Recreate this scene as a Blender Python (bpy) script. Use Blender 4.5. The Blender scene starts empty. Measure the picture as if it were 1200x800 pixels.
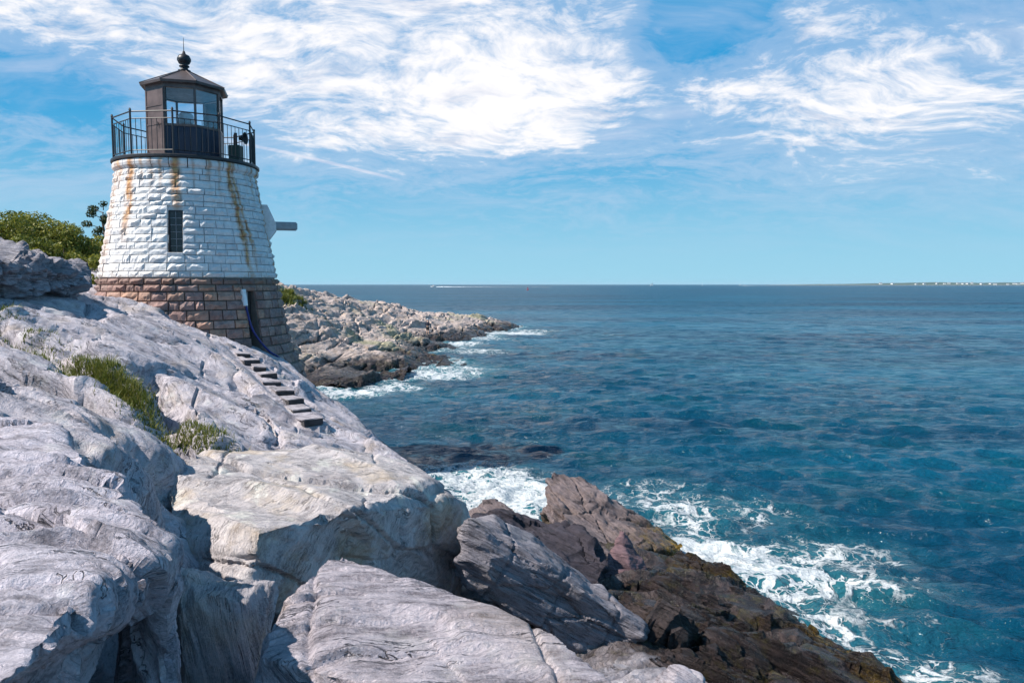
import bpy, bmesh, math, random
import numpy as np
from mathutils import Vector, Matrix
from mathutils.bvhtree import BVHTree

random.seed(7)
rng = np.random.default_rng(11)
R = math.radians
C = bpy.context.scene
COL = C.collection

# ------------------------------------------------------------------ camera, light, sky
EYE = 6.2
PITCH = R(4.42)
cam_d = bpy.data.cameras.new('camera')
cam = bpy.data.objects.new('camera', cam_d)
COL.objects.link(cam)
cam.location = (0, 0, EYE)
cam.rotation_euler = (math.pi / 2 - PITCH, 0, 0)
cam_d.sensor_width = 36
cam_d.lens = 26.0
cam_d.clip_start = 0.05
cam_d.clip_end = 120000
C.camera = cam
C.view_settings.view_transform = 'Standard'
C.view_settings.look = 'None'
C.view_settings.exposure = 0.58
C.view_settings.gamma = 1.0
C.view_settings.use_curve_mapping = False
C.cycles.max_bounces = 8
C.cycles.transparent_max_bounces = 12

SUN_EL = R(47)
SUN_AZ = (-0.955, -0.297)                       # horizontal direction towards the sun
sun_dir = Vector((SUN_AZ[0] * math.cos(SUN_EL), SUN_AZ[1] * math.cos(SUN_EL), math.sin(SUN_EL))).normalized()
sl = bpy.data.lights.new('sun', 'SUN')
sl.energy = 5.0
sl.angle = R(0.5)
sl.color = (1.0, 0.93, 0.85)
so = bpy.data.objects.new('sun', sl)
COL.objects.link(so)
so.rotation_euler = sun_dir.to_track_quat('Z', 'Y').to_euler()
so.location = (-30, -10, 40)


class NT:
    """short-hand for building node trees"""
    def __init__(s, tree):
        s.t = tree
        s.n = tree.nodes
        s.l = tree.links

    def node(s, typ, **kw):
        n = s.n.new(typ)
        for k, v in kw.items():
            setattr(n, k, v)
        return n

    def put(s, sock, val):
        if isinstance(val, bpy.types.NodeSocket):
            s.l.new(val, sock)
        elif val is not None:
            if hasattr(sock.default_value, '__len__') and not hasattr(val, '__len__'):
                val = [val] * len(sock.default_value)
            if hasattr(val, '__len__') and len(sock.default_value) == 4 and len(val) == 3:
                val = (*val, 1)
            sock.default_value = val

    def m(s, op, a, b=None, c=None, clamp=False):
        n = s.node('ShaderNodeMath', operation=op, use_clamp=clamp)
        s.put(n.inputs[0], a)
        if b is not None: s.put(n.inputs[1], b)
        if c is not None: s.put(n.inputs[2], c)
        return n.outputs[0]

    def vm(s, op, a, b=None, out=0):
        n = s.node('ShaderNodeVectorMath', operation=op)
        s.put(n.inputs[0], a)
        if b is not None:
            s.put(n.inputs[3] if op == 'SCALE' else n.inputs[1], b)
        return n.outputs['Value'] if op in ('DOT_PRODUCT', 'LENGTH', 'DISTANCE') else n.outputs[0]

    def noise(s, vec, scale, detail=4, rough=0.55, lac=2.0, dist=0.0, color=False, typ=None):
        n = s.node('ShaderNodeTexNoise')
        if typ: n.noise_type = typ
        s.put(n.inputs['Vector'], vec)
        s.put(n.inputs['Scale'], scale)
        n.inputs['Detail'].default_value = detail
        n.inputs['Roughness'].default_value = rough
        n.inputs['Lacunarity'].default_value = lac
        n.inputs['Distortion'].default_value = dist
        return n.outputs['Color' if color else 'Fac']

    def voro(s, vec, scale, feature='DISTANCE_TO_EDGE', rnd=1.0):
        n = s.node('ShaderNodeTexVoronoi', feature=feature)
        s.put(n.inputs['Vector'], vec)
        s.put(n.inputs['Scale'], scale)
        n.inputs['Randomness'].default_value = rnd
        return n.outputs['Distance']

    def ss(s, x, a, b, lo=0.0, hi=1.0):
        n = s.node('ShaderNodeMapRange', interpolation_type='SMOOTHSTEP')
        s.put(n.inputs[0], x)
        s.put(n.inputs[1], a); s.put(n.inputs[2], b); s.put(n.inputs[3], lo); s.put(n.inputs[4], hi)
        return n.outputs[0]

    def mix(s, f, a, b, mode='MIX'):
        n = s.node('ShaderNodeMix', data_type='RGBA', blend_type=mode)
        s.put(n.inputs[0], f); s.put(n.inputs[6], a); s.put(n.inputs[7], b)
        return n.outputs[2]

    def ramp(s, f, stops, interp='LINEAR'):
        n = s.node('ShaderNodeValToRGB')
        n.color_ramp.interpolation = interp
        e = n.color_ramp.elements
        while len(e) < len(stops): e.new(0.5)
        for el, (p, c) in zip(e, stops):
            el.position = p
            el.color = (*c, 1) if len(c) == 3 else c
        s.put(n.inputs[0], f)
        return n.outputs[0]

    def sep(s, v):
        n = s.node('ShaderNodeSeparateXYZ'); s.put(n.inputs[0], v); return n.outputs
    def comb(s, x, y, z):
        n = s.node('ShaderNodeCombineXYZ'); s.put(n.inputs[0], x); s.put(n.inputs[1], y); s.put(n.inputs[2], z); return n.outputs[0]
    def mapping(s, v, loc=(0,0,0), rot=(0,0,0), scale=(1,1,1)):
        n = s.node('ShaderNodeMapping'); s.put(n.inputs[0], v)
        n.inputs['Location'].default_value = loc; n.inputs['Rotation'].default_value = rot; n.inputs['Scale'].default_value = scale
        return n.outputs[0]
    def bump(s, h, strength=1.0, distance=0.1, normal=None):
        n = s.node('ShaderNodeBump'); s.put(n.inputs['Height'], h)
        s.put(n.inputs['Strength'], strength); n.inputs['Distance'].default_value = distance
        if normal is not None: s.l.new(normal, n.inputs['Normal'])
        return n.outputs[0]


world = bpy.data.worlds.new('World')
C.world = world
world.use_nodes = True


def build_world():
    g = NT(world.node_tree)
    g.n.clear()
    out = g.node('ShaderNodeOutputWorld')
    bg = g.node('ShaderNodeBackground')
    bg.inputs['Strength'].default_value = 0.082
    g.l.new(bg.outputs[0], out.inputs[0])
    sky = g.node('ShaderNodeTexSky', sky_type='NISHITA')
    sky.sun_disc = False
    sky.sun_elevation = SUN_EL
    sky.sun_rotation = math.atan2(SUN_AZ[0], SUN_AZ[1])
    sky.air_density = 1.0
    sky.dust_density = 0.6
    sky.ozone_density = 2.0
    hs = g.node('ShaderNodeHueSaturation')
    hs.inputs['Hue'].default_value = 0.478
    hs.inputs['Saturation'].default_value = 1.55
    hs.inputs['Value'].default_value = 0.85
    g.l.new(sky.outputs[0], hs.inputs['Color'])
    base = hs.outputs[0]
    d = g.vm('NORMALIZE', g.node('ShaderNodeTexCoord').outputs['Generated'])
    x, y, z = g.sep(d)
    den = g.m('ADD', g.m('MAXIMUM', z, 0.0), 0.25)
    p = g.comb(g.m('DIVIDE', x, den), g.m('DIVIDE', y, den), 0.0)       # position on a flat cloud deck
    # clear maritime blue, pale band low over the horizon
    base = g.mix(g.ss(z, 0.0, 0.45, 0.95, 0.88), base, (0.0, 2.75, 5.9))
    base = g.mix(g.ss(z, 0.42, 0.95), base, g.mix(1.0, base, (0.30, 0.32, 0.38), 'MULTIPLY'))
    hz = g.ss(z, -0.02, 0.30, 1.0, 0.0)
    base = g.mix(g.m('MULTIPLY', g.m('POWER', hz, 1.3), 0.88), base, (3.2, 5.9, 7.1))
    warp = g.vm('SCALE', g.vm('SUBTRACT', g.noise(p, 1.8, 3, 0.5, color=True), (0.5, 0.5, 0.5)), 0.45)
    q = g.vm('ADD', p, warp)
    qs = g.mapping(q, rot=(0, 0, R(-24)), scale=(0.7, 1.15, 1.0))
    big = g.noise(g.mapping(q, loc=(3.1, 1.7, 0)), 0.9, 3, 0.5)
    n1 = g.noise(qs, 2.6, 9, 0.62)
    n2 = g.noise(g.mapping(q, rot=(0, 0, R(-35)), scale=(0.9, 1.6, 1)), 7.0, 7, 0.66)
    n3 = g.noise(g.mapping(q, rot=(0, 0, R(-20)), scale=(0.9, 1.2, 1)), 17.0, 6, 0.65)

    def blob(cx, cy, sx, sy, rot=0.0):
        v = g.mapping(g.vm('SUBTRACT', p, (cx, cy, 0)), rot=(0, 0, -rot))
        v = g.vm('MULTIPLY', v, (1 / sx, 1 / sy, 1))
        return g.ss(g.vm('LENGTH', v), 0.15, 1.0, 1.0, 0.0)
    cov = g.m('ADD', g.m('MULTIPLY', big, 0.25), g.m('MULTIPLY', n1, 0.60))
    for args, k in (((-0.36, 1.72, 0.98, 0.85, 0.0), 0.45), ((0.20, 2.05, 0.60, 0.45, R(-15)), 0.26), ((-0.35, 2.30, 1.2, 0.45, 0.0), 0.22), ((-1.0, 1.42, 0.5, 0.3, 0.0), 0.26),
                    ((0.98, 1.70, 0.55, 0.55, R(20)), 0.23), ((0.60, 1.52, 0.15, 0.2, 0.0), 0.24), ((1.1, 2.2, 0.9, 0.7, 0.0), 0.20), ((0.75, 1.95, 0.7, 0.35, R(15)), 0.12), ((0.40, 1.66, 0.17, 0.40, R(8)), -0.34), ((-1.1, 1.80, 0.26, 0.2, 0.0), -0.22), ((0.30, 2.45, 0.5, 0.18, R(15)), -0.06)):
        cov = g.m('ADD', cov, g.m('MULTIPLY', blob(*args), k))
    cov = g.m('ADD', cov, g.m('MULTIPLY', g.m('SUBTRACT', n2, 0.5), 0.70))
    cov = g.m('ADD', cov, g.m('MULTIPLY', g.m('SUBTRACT', n3, 0.5), 0.50))
    dens = g.m('MAXIMUM', g.ss(cov, 0.45, 0.98), g.m('MULTIPLY', g.ss(cov, 0.32, 0.62), 0.38))
    # thin streaks low in the sky
    st = g.noise(g.mapping(q, rot=(0, 0, R(-10)), scale=(0.3, 1.0, 1)), 2.6, 7, 0.62)
    st = g.m('MULTIPLY', g.m('MULTIPLY', g.ss(st, 0.40, 0.70), 0.62), g.ss(z, 0.5, 0.25))
    dens = g.m('MAXIMUM', dens, st)
    # contrail: a straight line on the cloud deck
    a = (-0.756, 2.22); b = (-0.351, 2.57)
    L = math.hypot(b[0] - a[0], b[1] - a[1]); ux, uy = (b[0] - a[0]) / L, (b[1] - a[1]) / L
    rel = g.vm('SUBTRACT', g.vm('ADD', p, g.vm('SCALE', warp, 0.04)), (a[0], a[1], 0))
    along = g.vm('DOT_PRODUCT', rel, (ux, uy, 0))
    across = g.m('ABSOLUTE', g.vm('DOT_PRODUCT', rel, (-uy, ux, 0)))
    tr = g.m('MULTIPLY', g.ss(across, 0.004, 0.026, 1.0, 0.0), g.ss(along, -0.35, 0.05))
    tr = g.m('MULTIPLY', tr, g.ss(along, L * 0.75, L * 1.2, 1.0, 0.0))
    tr = g.m('MULTIPLY', tr, g.ss(n2, 0.3, 0.6, 0.55, 0.85))
    dens = g.m('MAXIMUM', dens, tr)
    dens = g.m('MULTIPLY', dens, g.ss(z, 0.01, 0.16))
    ccol = g.mix(g.ss(cov, 0.55, 0.95), (5.4, 5.9, 7.3), (8.4, 8.3, 8.5))
    ccol = g.mix(g.m('MULTIPLY', g.ss(g.noise(qs, 6.0, 5, 0.6), 0.52, 0.75), 0.7), ccol, (4.2, 4.9, 6.4))
    col = g.mix(dens, base, ccol)
    # nothing below the horizon but dim sea colour
    col = g.mix(g.ss(z, -0.03, -0.005), (0.5, 1.1, 1.6), col)
    g.l.new(col, bg.inputs['Color'])


build_world()

# ------------------------------------------------------------------ geometry helpers
CP, SP = math.cos(PITCH), math.sin(PITCH)
F = 1200 * 26 / 36


def at(px, py, Y):
    """a surveyed point: bearing from the photograph, own distance Y in metres"""
    u = (px - 600) / F; v = (400 - py) / F
    x, y, z = u, CP + v * SP, v * CP - SP
    t = Y / y
    return np.array((x * t, Y, EYE + z * t))


def gnd(px, py, zz=0.0):
    u = (px - 600) / F; v = (400 - py) / F
    x, y, z = u, CP + v * SP, v * CP - SP
    t = (zz - EYE) / z
    return np.array((x * t, y * t, zz))


# vectorised gradient noise
_perm = np.concatenate([rng.permutation(256)] * 3).astype(np.int32)
_gr = rng.normal(size=(256, 3)); _gr = (_gr / np.linalg.norm(_gr, axis=1)[:, None]).astype(np.float32)


def perlin(p):
    p = np.asarray(p, np.float32)
    i = np.floor(p).astype(np.int32); f = p - i
    u = f * f * f * (f * (f * 6 - 15) + 10)
    i &= 255
    res = 0
    for dx in (0, 1):
        wx = u[:, 0] if dx else 1 - u[:, 0]
        hx = _perm[(i[:, 0] + dx) & 255]
        for dy in (0, 1):
            wy = u[:, 1] if dy else 1 - u[:, 1]
            hy = _perm[hx + ((i[:, 1] + dy) & 255)]
            for dz in (0, 1):
                wz = u[:, 2] if dz else 1 - u[:, 2]
                gidx = _perm[hy + ((i[:, 2] + dz) & 255)]
                g = _gr[gidx]
                d = g[:, 0] * (f[:, 0] - dx) + g[:, 1] * (f[:, 1] - dy) + g[:, 2] * (f[:, 2] - dz)
                res = res + d * wx * wy * wz
    return res


def fbm(p, o=4, lac=2.03, gain=0.5):
    a = 1.0; s = 0; q = np.asarray(p, np.float32).copy()
    for _ in range(o):
        s = s + a * perlin(q); q = q * lac + 17.3; a *= gain
    return s


def ridged(p, o=4, gain=0.5):
    a = 1.0; s = 0; q = np.asarray(p, np.float32).copy()
    for _ in range(o):
        s = s + a * (1 - 2 * np.abs(perlin(q))); q = q * 2.05 + 9.1; a *= gain
    return s


def sstep(x, a, b):
    t = np.clip((x - a) / (b - a), 0, 1)
    return t * t * (3 - 2 * t)


_jit = rng.random((256, 3)).astype(np.float32); _off = (rng.random(256) - 0.5).astype(np.float32); _til = (rng.random((256, 3)) - 0.5).astype(np.float32)


def facets(q, tilt=1.0):
    """broken flats: every cell of a jittered lattice has its own offset and tilt; also the distance to the cell's border"""
    q = np.asarray(q, np.float32); val = np.empty(len(q), np.float32); edge = np.empty(len(q), np.float32)
    for i0 in range(0, len(q), 60000):
        c = q[i0:i0 + 60000]; b = np.floor(c).astype(np.int32)
        d1 = np.full(len(c), 1e9, np.float32); d2 = d1.copy(); hv = np.zeros(len(c), np.int32); rv_ = np.zeros_like(c)
        for dx in (-1, 0, 1):
            hx = _perm[(b[:, 0] + dx) & 255]
            for dy in (-1, 0, 1):
                hy = _perm[hx + ((b[:, 1] + dy) & 255)]
                for dz in (-1, 0, 1):
                    h = _perm[hy + ((b[:, 2] + dz) & 255)]
                    r = c - (b + np.array((dx, dy, dz), np.int32) + _jit[h])
                    dd = (r * r).sum(1)
                    k = dd < d1
                    d2 = np.where(k, d1, np.minimum(d2, dd)); d1 = np.where(k, dd, d1)
                    hv = np.where(k, h, hv); rv_[k] = r[k]
        val[i0:i0 + 60000] = _off[hv] + tilt * (rv_ * _til[hv]).sum(1)
        edge[i0:i0 + 60000] = np.sqrt(d2) - np.sqrt(d1)
    return val, edge


def chisel(q, off=0.5, slope=1.6):
    """a continuous surface of flat chips meeting in sharp creases: lower envelope of tilted planes"""
    q = np.asarray(q, np.float32); val = np.empty(len(q), np.float32)
    for i0 in range(0, len(q), 60000):
        c = q[i0:i0 + 60000]; b = np.floor(c).astype(np.int32)
        best = np.full(len(c), 1e9, np.float32)
        for dx in (-1, 0, 1):
            hx = _perm[(b[:, 0] + dx) & 255]
            for dy in (-1, 0, 1):
                hy = _perm[hx + ((b[:, 1] + dy) & 255)]
                for dz in (-1, 0, 1):
                    h = _perm[hy + ((b[:, 2] + dz) & 255)]
                    r = c - (b + np.array((dx, dy, dz), np.int32) + _jit[h])
                    dd = np.sqrt((r * r).sum(1))
                    pen = np.maximum(dd - 0.78, 0)
                    best = np.minimum(best, off * _off[h] + slope * (r * _til[h]).sum(1) + 9.0 * pen * pen)
        val[i0:i0 + 60000] = best
    return val - val.mean()


def strata_frame(n):
    n = np.array(n, float); n /= np.linalg.norm(n)
    a = np.cross(n, (0.2, 1, 0.1)); a /= np.linalg.norm(a)
    return np.stack([a, np.cross(n, a), n])           # rows: along, across, normal


def tag(o, label=None, cat=None, group=None, kind=None):
    if label: o['label'] = label
    if cat: o['category'] = cat
    if group: o['group'] = group
    if kind: o['kind'] = kind
    return o


def link(name, mesh, mat=None, parent=None):
    o = bpy.data.objects.new(name, mesh)
    COL.objects.link(o)
    if mat is not None and not mesh.materials:
        mesh.materials.append(mat)
    if parent is not None:
        o.parent = parent
    return o


def empty(name, loc=(0, 0, 0), rz=0.0):
    o = bpy.data.objects.new(name, None)
    COL.objects.link(o)
    o.location = loc; o.rotation_euler = (0, 0, rz)
    o.empty_display_size = 0.3
    return o


def np_mesh(name, verts, faces, smooth=True, sharp=0):
    me = bpy.data.meshes.new(name)
    v = np.asarray(verts, np.float32); f = np.asarray(faces, np.int32)
    k = f.shape[1]
    me.vertices.add(len(v)); me.vertices.foreach_set('co', v.ravel())
    me.loops.add(f.size); me.loops.foreach_set('vertex_index', f.ravel())
    me.polygons.add(len(f)); me.polygons.foreach_set('loop_start', np.arange(0, f.size, k, dtype=np.int32))
    me.update(calc_edges=True)
    me.polygons.foreach_set('use_smooth', np.full(len(f), smooth))
    me.validate()
    if sharp: me.set_sharp_from_angle(angle=R(sharp))
    return me


class BM:
    """collects boxes, tubes, prisms into one bmesh"""
    def __init__(s): s.b = bmesh.new()

    def box(s, c, size, rot=None, bevel=0.0):
        r = bmesh.ops.create_cube(s.b, size=1.0)
        vs = r['verts']
        bmesh.ops.scale(s.b, vec=size, verts=vs)
        if bevel:
            es = list({e for v in vs for e in v.link_edges})
            rb = bmesh.ops.bevel(s.b, geom=es, offset=bevel, segments=1, affect='EDGES')
            vs = list({v for f in rb['faces'] for v in f.verts} | {v for v in vs if v.is_valid})
        if rot is not None:
            bmesh.ops.rotate(s.b, cent=(0, 0, 0), matrix=rot, verts=vs)
        bmesh.ops.translate(s.b, vec=c, verts=vs)
        return s

    def tube(s, a, b, r1, r2=None, n=8, cap=True):
        a = Vector(a); b = Vector(b); r2 = r1 if r2 is None else r2
        q = (b - a).to_track_quat('Z', 'Y')
        ra, rb = [], []
        for k in range(n):
            t = 2 * math.pi * k / n
            ra.append(s.b.verts.new(a + q @ Vector((r1 * math.cos(t), r1 * math.sin(t), 0))))
            rb.append(s.b.verts.new(b + q @ Vector((r2 * math.cos(t), r2 * math.sin(t), 0))))
        for k in range(n):
            s.b.faces.new((ra[k], ra[(k + 1) % n], rb[(k + 1) % n], rb[k]))
        if cap:
            s.b.faces.new(ra[::-1]); s.b.faces.new(rb)
        return s

    def lathe(s, prof, n=32, a0=0.0, a1=2 * math.pi, c=(0, 0, 0)):
        full = abs(a1 - a0 - 2 * math.pi) < 1e-6
        cols = n if full else n + 1
        rings = []
        for (r, z) in prof:
            rings.append([s.b.verts.new((c[0] + r * math.sin(a0 + (a1 - a0) * k / n), c[1] - r * math.cos(a0 + (a1 - a0) * k / n), c[2] + z)) for k in range(cols)])
        for i in range(len(prof) - 1):
            for k in range(n):
                k2 = (k + 1) % cols
                s.b.faces.new((rings[i][k], rings[i][k2], rings[i + 1][k2], rings[i + 1][k]))
        s.rings = rings
        return s

    def cap(s, ring, flip=False):
        s.b.faces.new(ring[::-1] if flip else ring); return s

    def poly(s, pts, faces):
        vs = [s.b.verts.new(p) for p in pts]
        for f in faces: s.b.faces.new([vs[i] for i in f])
        return s

    def build(s, name, mat, parent=None, smooth=False):
        bmesh.ops.recalc_face_normals(s.b, faces=s.b.faces)
        me = bpy.data.meshes.new(name)
        s.b.to_mesh(me); s.b.free()
        me.polygons.foreach_set('use_smooth', np.full(len(me.polygons), smooth))
        return link(name, me, mat, parent)


# ------------------------------------------------------------------ materials
def new_mat(name):
    m = bpy.data.materials.new(name)
    m.use_nodes = True
    g = NT(m.node_tree)
    b = m.node_tree.nodes['Principled BSDF']
    return m, g, b


def plain(name, col, rough=0.6, metal=0.0, var=0.15, scale=6.0, spec=0.5):
    m, g, b = new_mat(name)
    pos = g.node('ShaderNodeNewGeometry').outputs['Position']
    n = g.noise(pos, scale, 5, 0.6)
    c = g.mix(g.ss(n, 0.3, 0.7), [v * (1 - var) for v in col], [min(1, v * (1 + var)) for v in col])
    g.l.new(c, b.inputs['Base Color'])
    b.inputs['Roughness'].default_value = rough
    b.inputs['Metallic'].default_value = metal
    b.inputs['Specular IOR Level'].default_value = spec
    return m


def rock_mat(name, nrm, tint=(1, 1, 1), warm=0.4, pale=0.5, tide=(0.7, 1.6), algae=0.0, fine=1.0, streak=1.0, dark=0.0, wet=1.0, green=0.0):
    """foliated gneiss; nrm is the normal of its layers"""
    m, g, b = new_mat(name)
    pos = g.node('ShaderNodeNewGeometry').outputs['Position']
    fr = strata_frame(nrm)
    def dot(v): return g.vm('DOT_PRODUCT', pos, tuple(v))
    wob = g.m('MULTIPLY', g.m('SUBTRACT', g.noise(pos, 0.9, 4, 0.55), 0.5), 0.06)
    sn = g.m('ADD', dot(fr[2]), wob)
    S = g.comb(g.m('MULTIPLY', dot(fr[0]), 0.7), g.m('MULTIPLY', dot(fr[1]), 1.2), g.m('MULTIPLY', sn, 7.0))
    sn2 = g.m('ADD', dot(fr[2]), g.m('MULTIPLY', wob, 0.3))
    S2 = g.comb(g.m('MULTIPLY', dot(fr[0]), 0.45), g.m('MULTIPLY', dot(fr[1]), 1.3), g.m('MULTIPLY', sn2, 13.0))
    n_big = g.noise(pos, 0.7, 5, 0.6)
    n_med = g.noise(pos, 3.2, 7, 0.62)
    n_str = g.noise(S, 2.2, 9, 0.66)
    n_str2 = g.noise(S2, 5.0, 7, 0.7)
    n_fin = g.noise(pos, 60.0, 4, 0.7)
    seam = g.noise(S2, 1.7, 5, 0.62)
    seam = g.m('MULTIPLY', g.ss(g.m('ABSOLUTE', g.m('SUBTRACT', seam, 0.5)), 0.0, g.m('MULTIPLY', n_med, 0.034), 1.0, 0.0), g.ss(g.noise(S, 1.1, 5, 0.65), 0.47, 0.58))
    rdg = g.noise(S, 1.6, 7, 0.6, typ='RIDGED_MULTIFRACTAL')
    seam = g.m('MULTIPLY', seam, streak)
    v = g.m('ADD', g.m('MULTIPLY', n_str, 0.55 * streak), g.m('MULTIPLY', n_med, 0.30 + 0.55 * (1 - streak)))
    v = g.m('ADD', v, g.m('MULTIPLY', g.m('SUBTRACT', n_fin, 0.5), 0.30))
    v = g.m('ADD', v, g.m('MULTIPLY', g.m('SUBTRACT', n_str2, 0.5), 0.35 * streak))
    T = lambda c: tuple(min(0.95, a * t) for a, t in zip(c, tint))
    col = g.ramp(v, [(0.22, T((0.06, 0.057, 0.064))), (0.34, T((0.26, 0.245, 0.262))), (0.43, T((0.47, 0.445, 0.47))), (0.58, T((0.64, 0.61, 0.63)))])
    ochre = g.ss(g.noise(g.vm('ADD', pos, (7, 3, 1)), 1.3, 6, 0.62), 0.50, 0.68)
    col = g.mix(g.m('MULTIPLY', ochre, warm), col, g.mix(0.55, col, T((0.46, 0.36, 0.23))))
    lich = g.ss(g.noise(g.vm('ADD', pos, (1, 8, 5)), 2.4, 8, 0.7), 0.55, 0.66)
    col = g.mix(g.m('MULTIPLY', lich, pale), col, T((0.66, 0.66, 0.63)))
    stain = g.ss(g.noise(g.vm('ADD', pos, (4, 4, 9)), 0.9, 6, 0.65), 0.56, 0.70)
    col = g.mix(g.m('MULTIPLY', stain, 0.5), col, g.mix(1.0, col, (0.55, 0.53, 0.56), 'MULTIPLY'))
    # thin open joints
    Wp = g.vm('ADD', g.comb(dot(fr[0]), g.m('MULTIPLY', dot(fr[1]), 1.3), g.m('MULTIPLY', sn, 3.2)), g.vm('SCALE', g.noise(pos, 2.3, 3, 0.6, color=True), 0.22))
    cr = g.voro(Wp, 1.3)
    crk = g.m('MULTIPLY', g.ss(cr, 0.003, 0.014, 1.0, 0.0), g.ss(g.noise(pos, 1.7, 2, 0.5), 0.56, 0.62))
    col = g.mix(g.m('MULTIPLY', crk, 0.0), col, (0.05, 0.045, 0.05))
    col = g.mix(g.m('MULTIPLY', seam, 0.8), col, T((0.06, 0.056, 0.064)))
    if dark:
        col = g.mix(dark, col, g.mix(1.0, col, (0.30, 0.25, 0.22), 'MULTIPLY'))
    if green:
        gn = g.ss(g.noise(g.vm('ADD', pos, (9, 2, 4)), 0.16, 5, 0.6), 0.50, 0.66)
        col = g.mix(g.m('MULTIPLY', gn, green), col, g.mix(1.0, col, (0.68, 0.80, 0.55), 'MULTIPLY'))
    rough = 0.82
    if tide:
        zz = g.sep(pos)[2]
        zz = g.m('ADD', zz, g.m('MULTIPLY', g.m('SUBTRACT', n_big, 0.5), 1.3))
        zz = g.m('ADD', zz, g.m('MULTIPLY', g.m('SUBTRACT', n_med, 0.5), 0.8))
        low = g.ss(zz, tide[0], tide[1], 1.0, 0.0)
        dk = g.mix(g.ss(n_str, 0.40, 0.62), (0.016, 0.012, 0.012), (0.068, 0.047, 0.043))
        dk = g.mix(g.ss(n_fin, 0.52, 0.75), dk, (0.12, 0.095, 0.085))
        ag = g.ss(g.noise(g.vm('ADD', pos, (2, 2, 2)), 2.6, 7, 0.7), 0.52, 0.62)
        dk = g.mix(g.m('MULTIPLY', ag, 0.55), dk, (0.075, 0.062, 0.016))
        col = g.mix(g.m('MULTIPLY', low, wet), col, dk)
        if algae:
            lo2 = g.ss(g.m('ADD', g.sep(pos)[2], g.m('MULTIPLY', g.m('SUBTRACT', n_med, 0.5), 0.9)), 0.35, 0.85, 1.0, 0.0)
            ak = g.mix(g.ss(g.noise(pos, 14, 4, 0.7), 0.4, 0.65), (0.05, 0.036, 0.006), (0.30, 0.19, 0.025))
            col = g.mix(g.m('MULTIPLY', lo2, algae), col, ak)
        rough = g.m('MULTIPLY_ADD', low, -0.58, 0.84)
    g.l.new(col, b.inputs['Base Color'])
    g.put(b.inputs['Roughness'], rough)
    b.inputs['Specular IOR Level'].default_value = 0.35
    h = g.m('MULTIPLY', n_str, 0.055 * streak)
    h = g.m('ADD', h, g.m('MULTIPLY', n_str2, 0.028 * streak))
    h = g.m('ADD', h, g.m('MULTIPLY', g.noise(pos, 14.0, 8, 0.7), 0.020))
    h = g.m('ADD', h, g.m('MULTIPLY', rdg, 0.016 * streak))
    h = g.m('ADD', h, g.m('MULTIPLY', n_fin, 0.006))
    h = g.m('SUBTRACT', h, g.m('MULTIPLY', crk, 0.0))
    h = g.m('SUBTRACT', h, g.m('MULTIPLY', seam, 0.022))
    g.l.new(g.bump(h, 1.0 * fine, 1.3), b.inputs['Normal'])
    return m


# ------------------------------------------------------------------ terrain by thin-plate interpolation of surveyed points
class TPS:
    def __init__(s, P, lam=0.02):
        P = np.array(P, float)
        s.xy = P[:, :2]; n = len(P)
        A = np.zeros((n + 3, n + 3))
        A[:n, :n] = s.k(s.xy, s.xy) + lam * np.eye(n)
        A[:n, n] = 1; A[:n, n + 1:] = s.xy; A[n, :n] = 1; A[n + 1:, :n] = s.xy.T
        s.w = np.linalg.solve(A, np.concatenate([P[:, 2], [0, 0, 0]]))

    @staticmethod
    def k(a, b):
        d2 = ((a[:, None, :] - b[None, :, :]) ** 2).sum(-1) + 1e-9
        return 0.5 * d2 * np.log(d2)

    def __call__(s, q):
        q = np.asarray(q, float); out = np.empty(len(q))
        for i in range(0, len(q), 20000):
            c = q[i:i + 20000]
            out[i:i + 20000] = s.k(c, s.xy) @ s.w[:-3] + s.w[-3] + c @ s.w[-2:]
        return out


TX, TY = -10.24, 23.7                   # tower axis
TD = math.hypot(TX, TY)
TF = (TX / TD, TY / TD); TRt = (TY / TD, -TX / TD)


def tdir(phi):
    c, s_ = math.cos(R(phi)), math.sin(R(phi))
    return np.array((-c * TF[0] + s_ * TRt[0], -c * TF[1] + s_ * TRt[1]))


def tpt(phi, r, z):
    d = tdir(phi); return (TX + d[0] * r, TY + d[1] * r, z)


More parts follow.
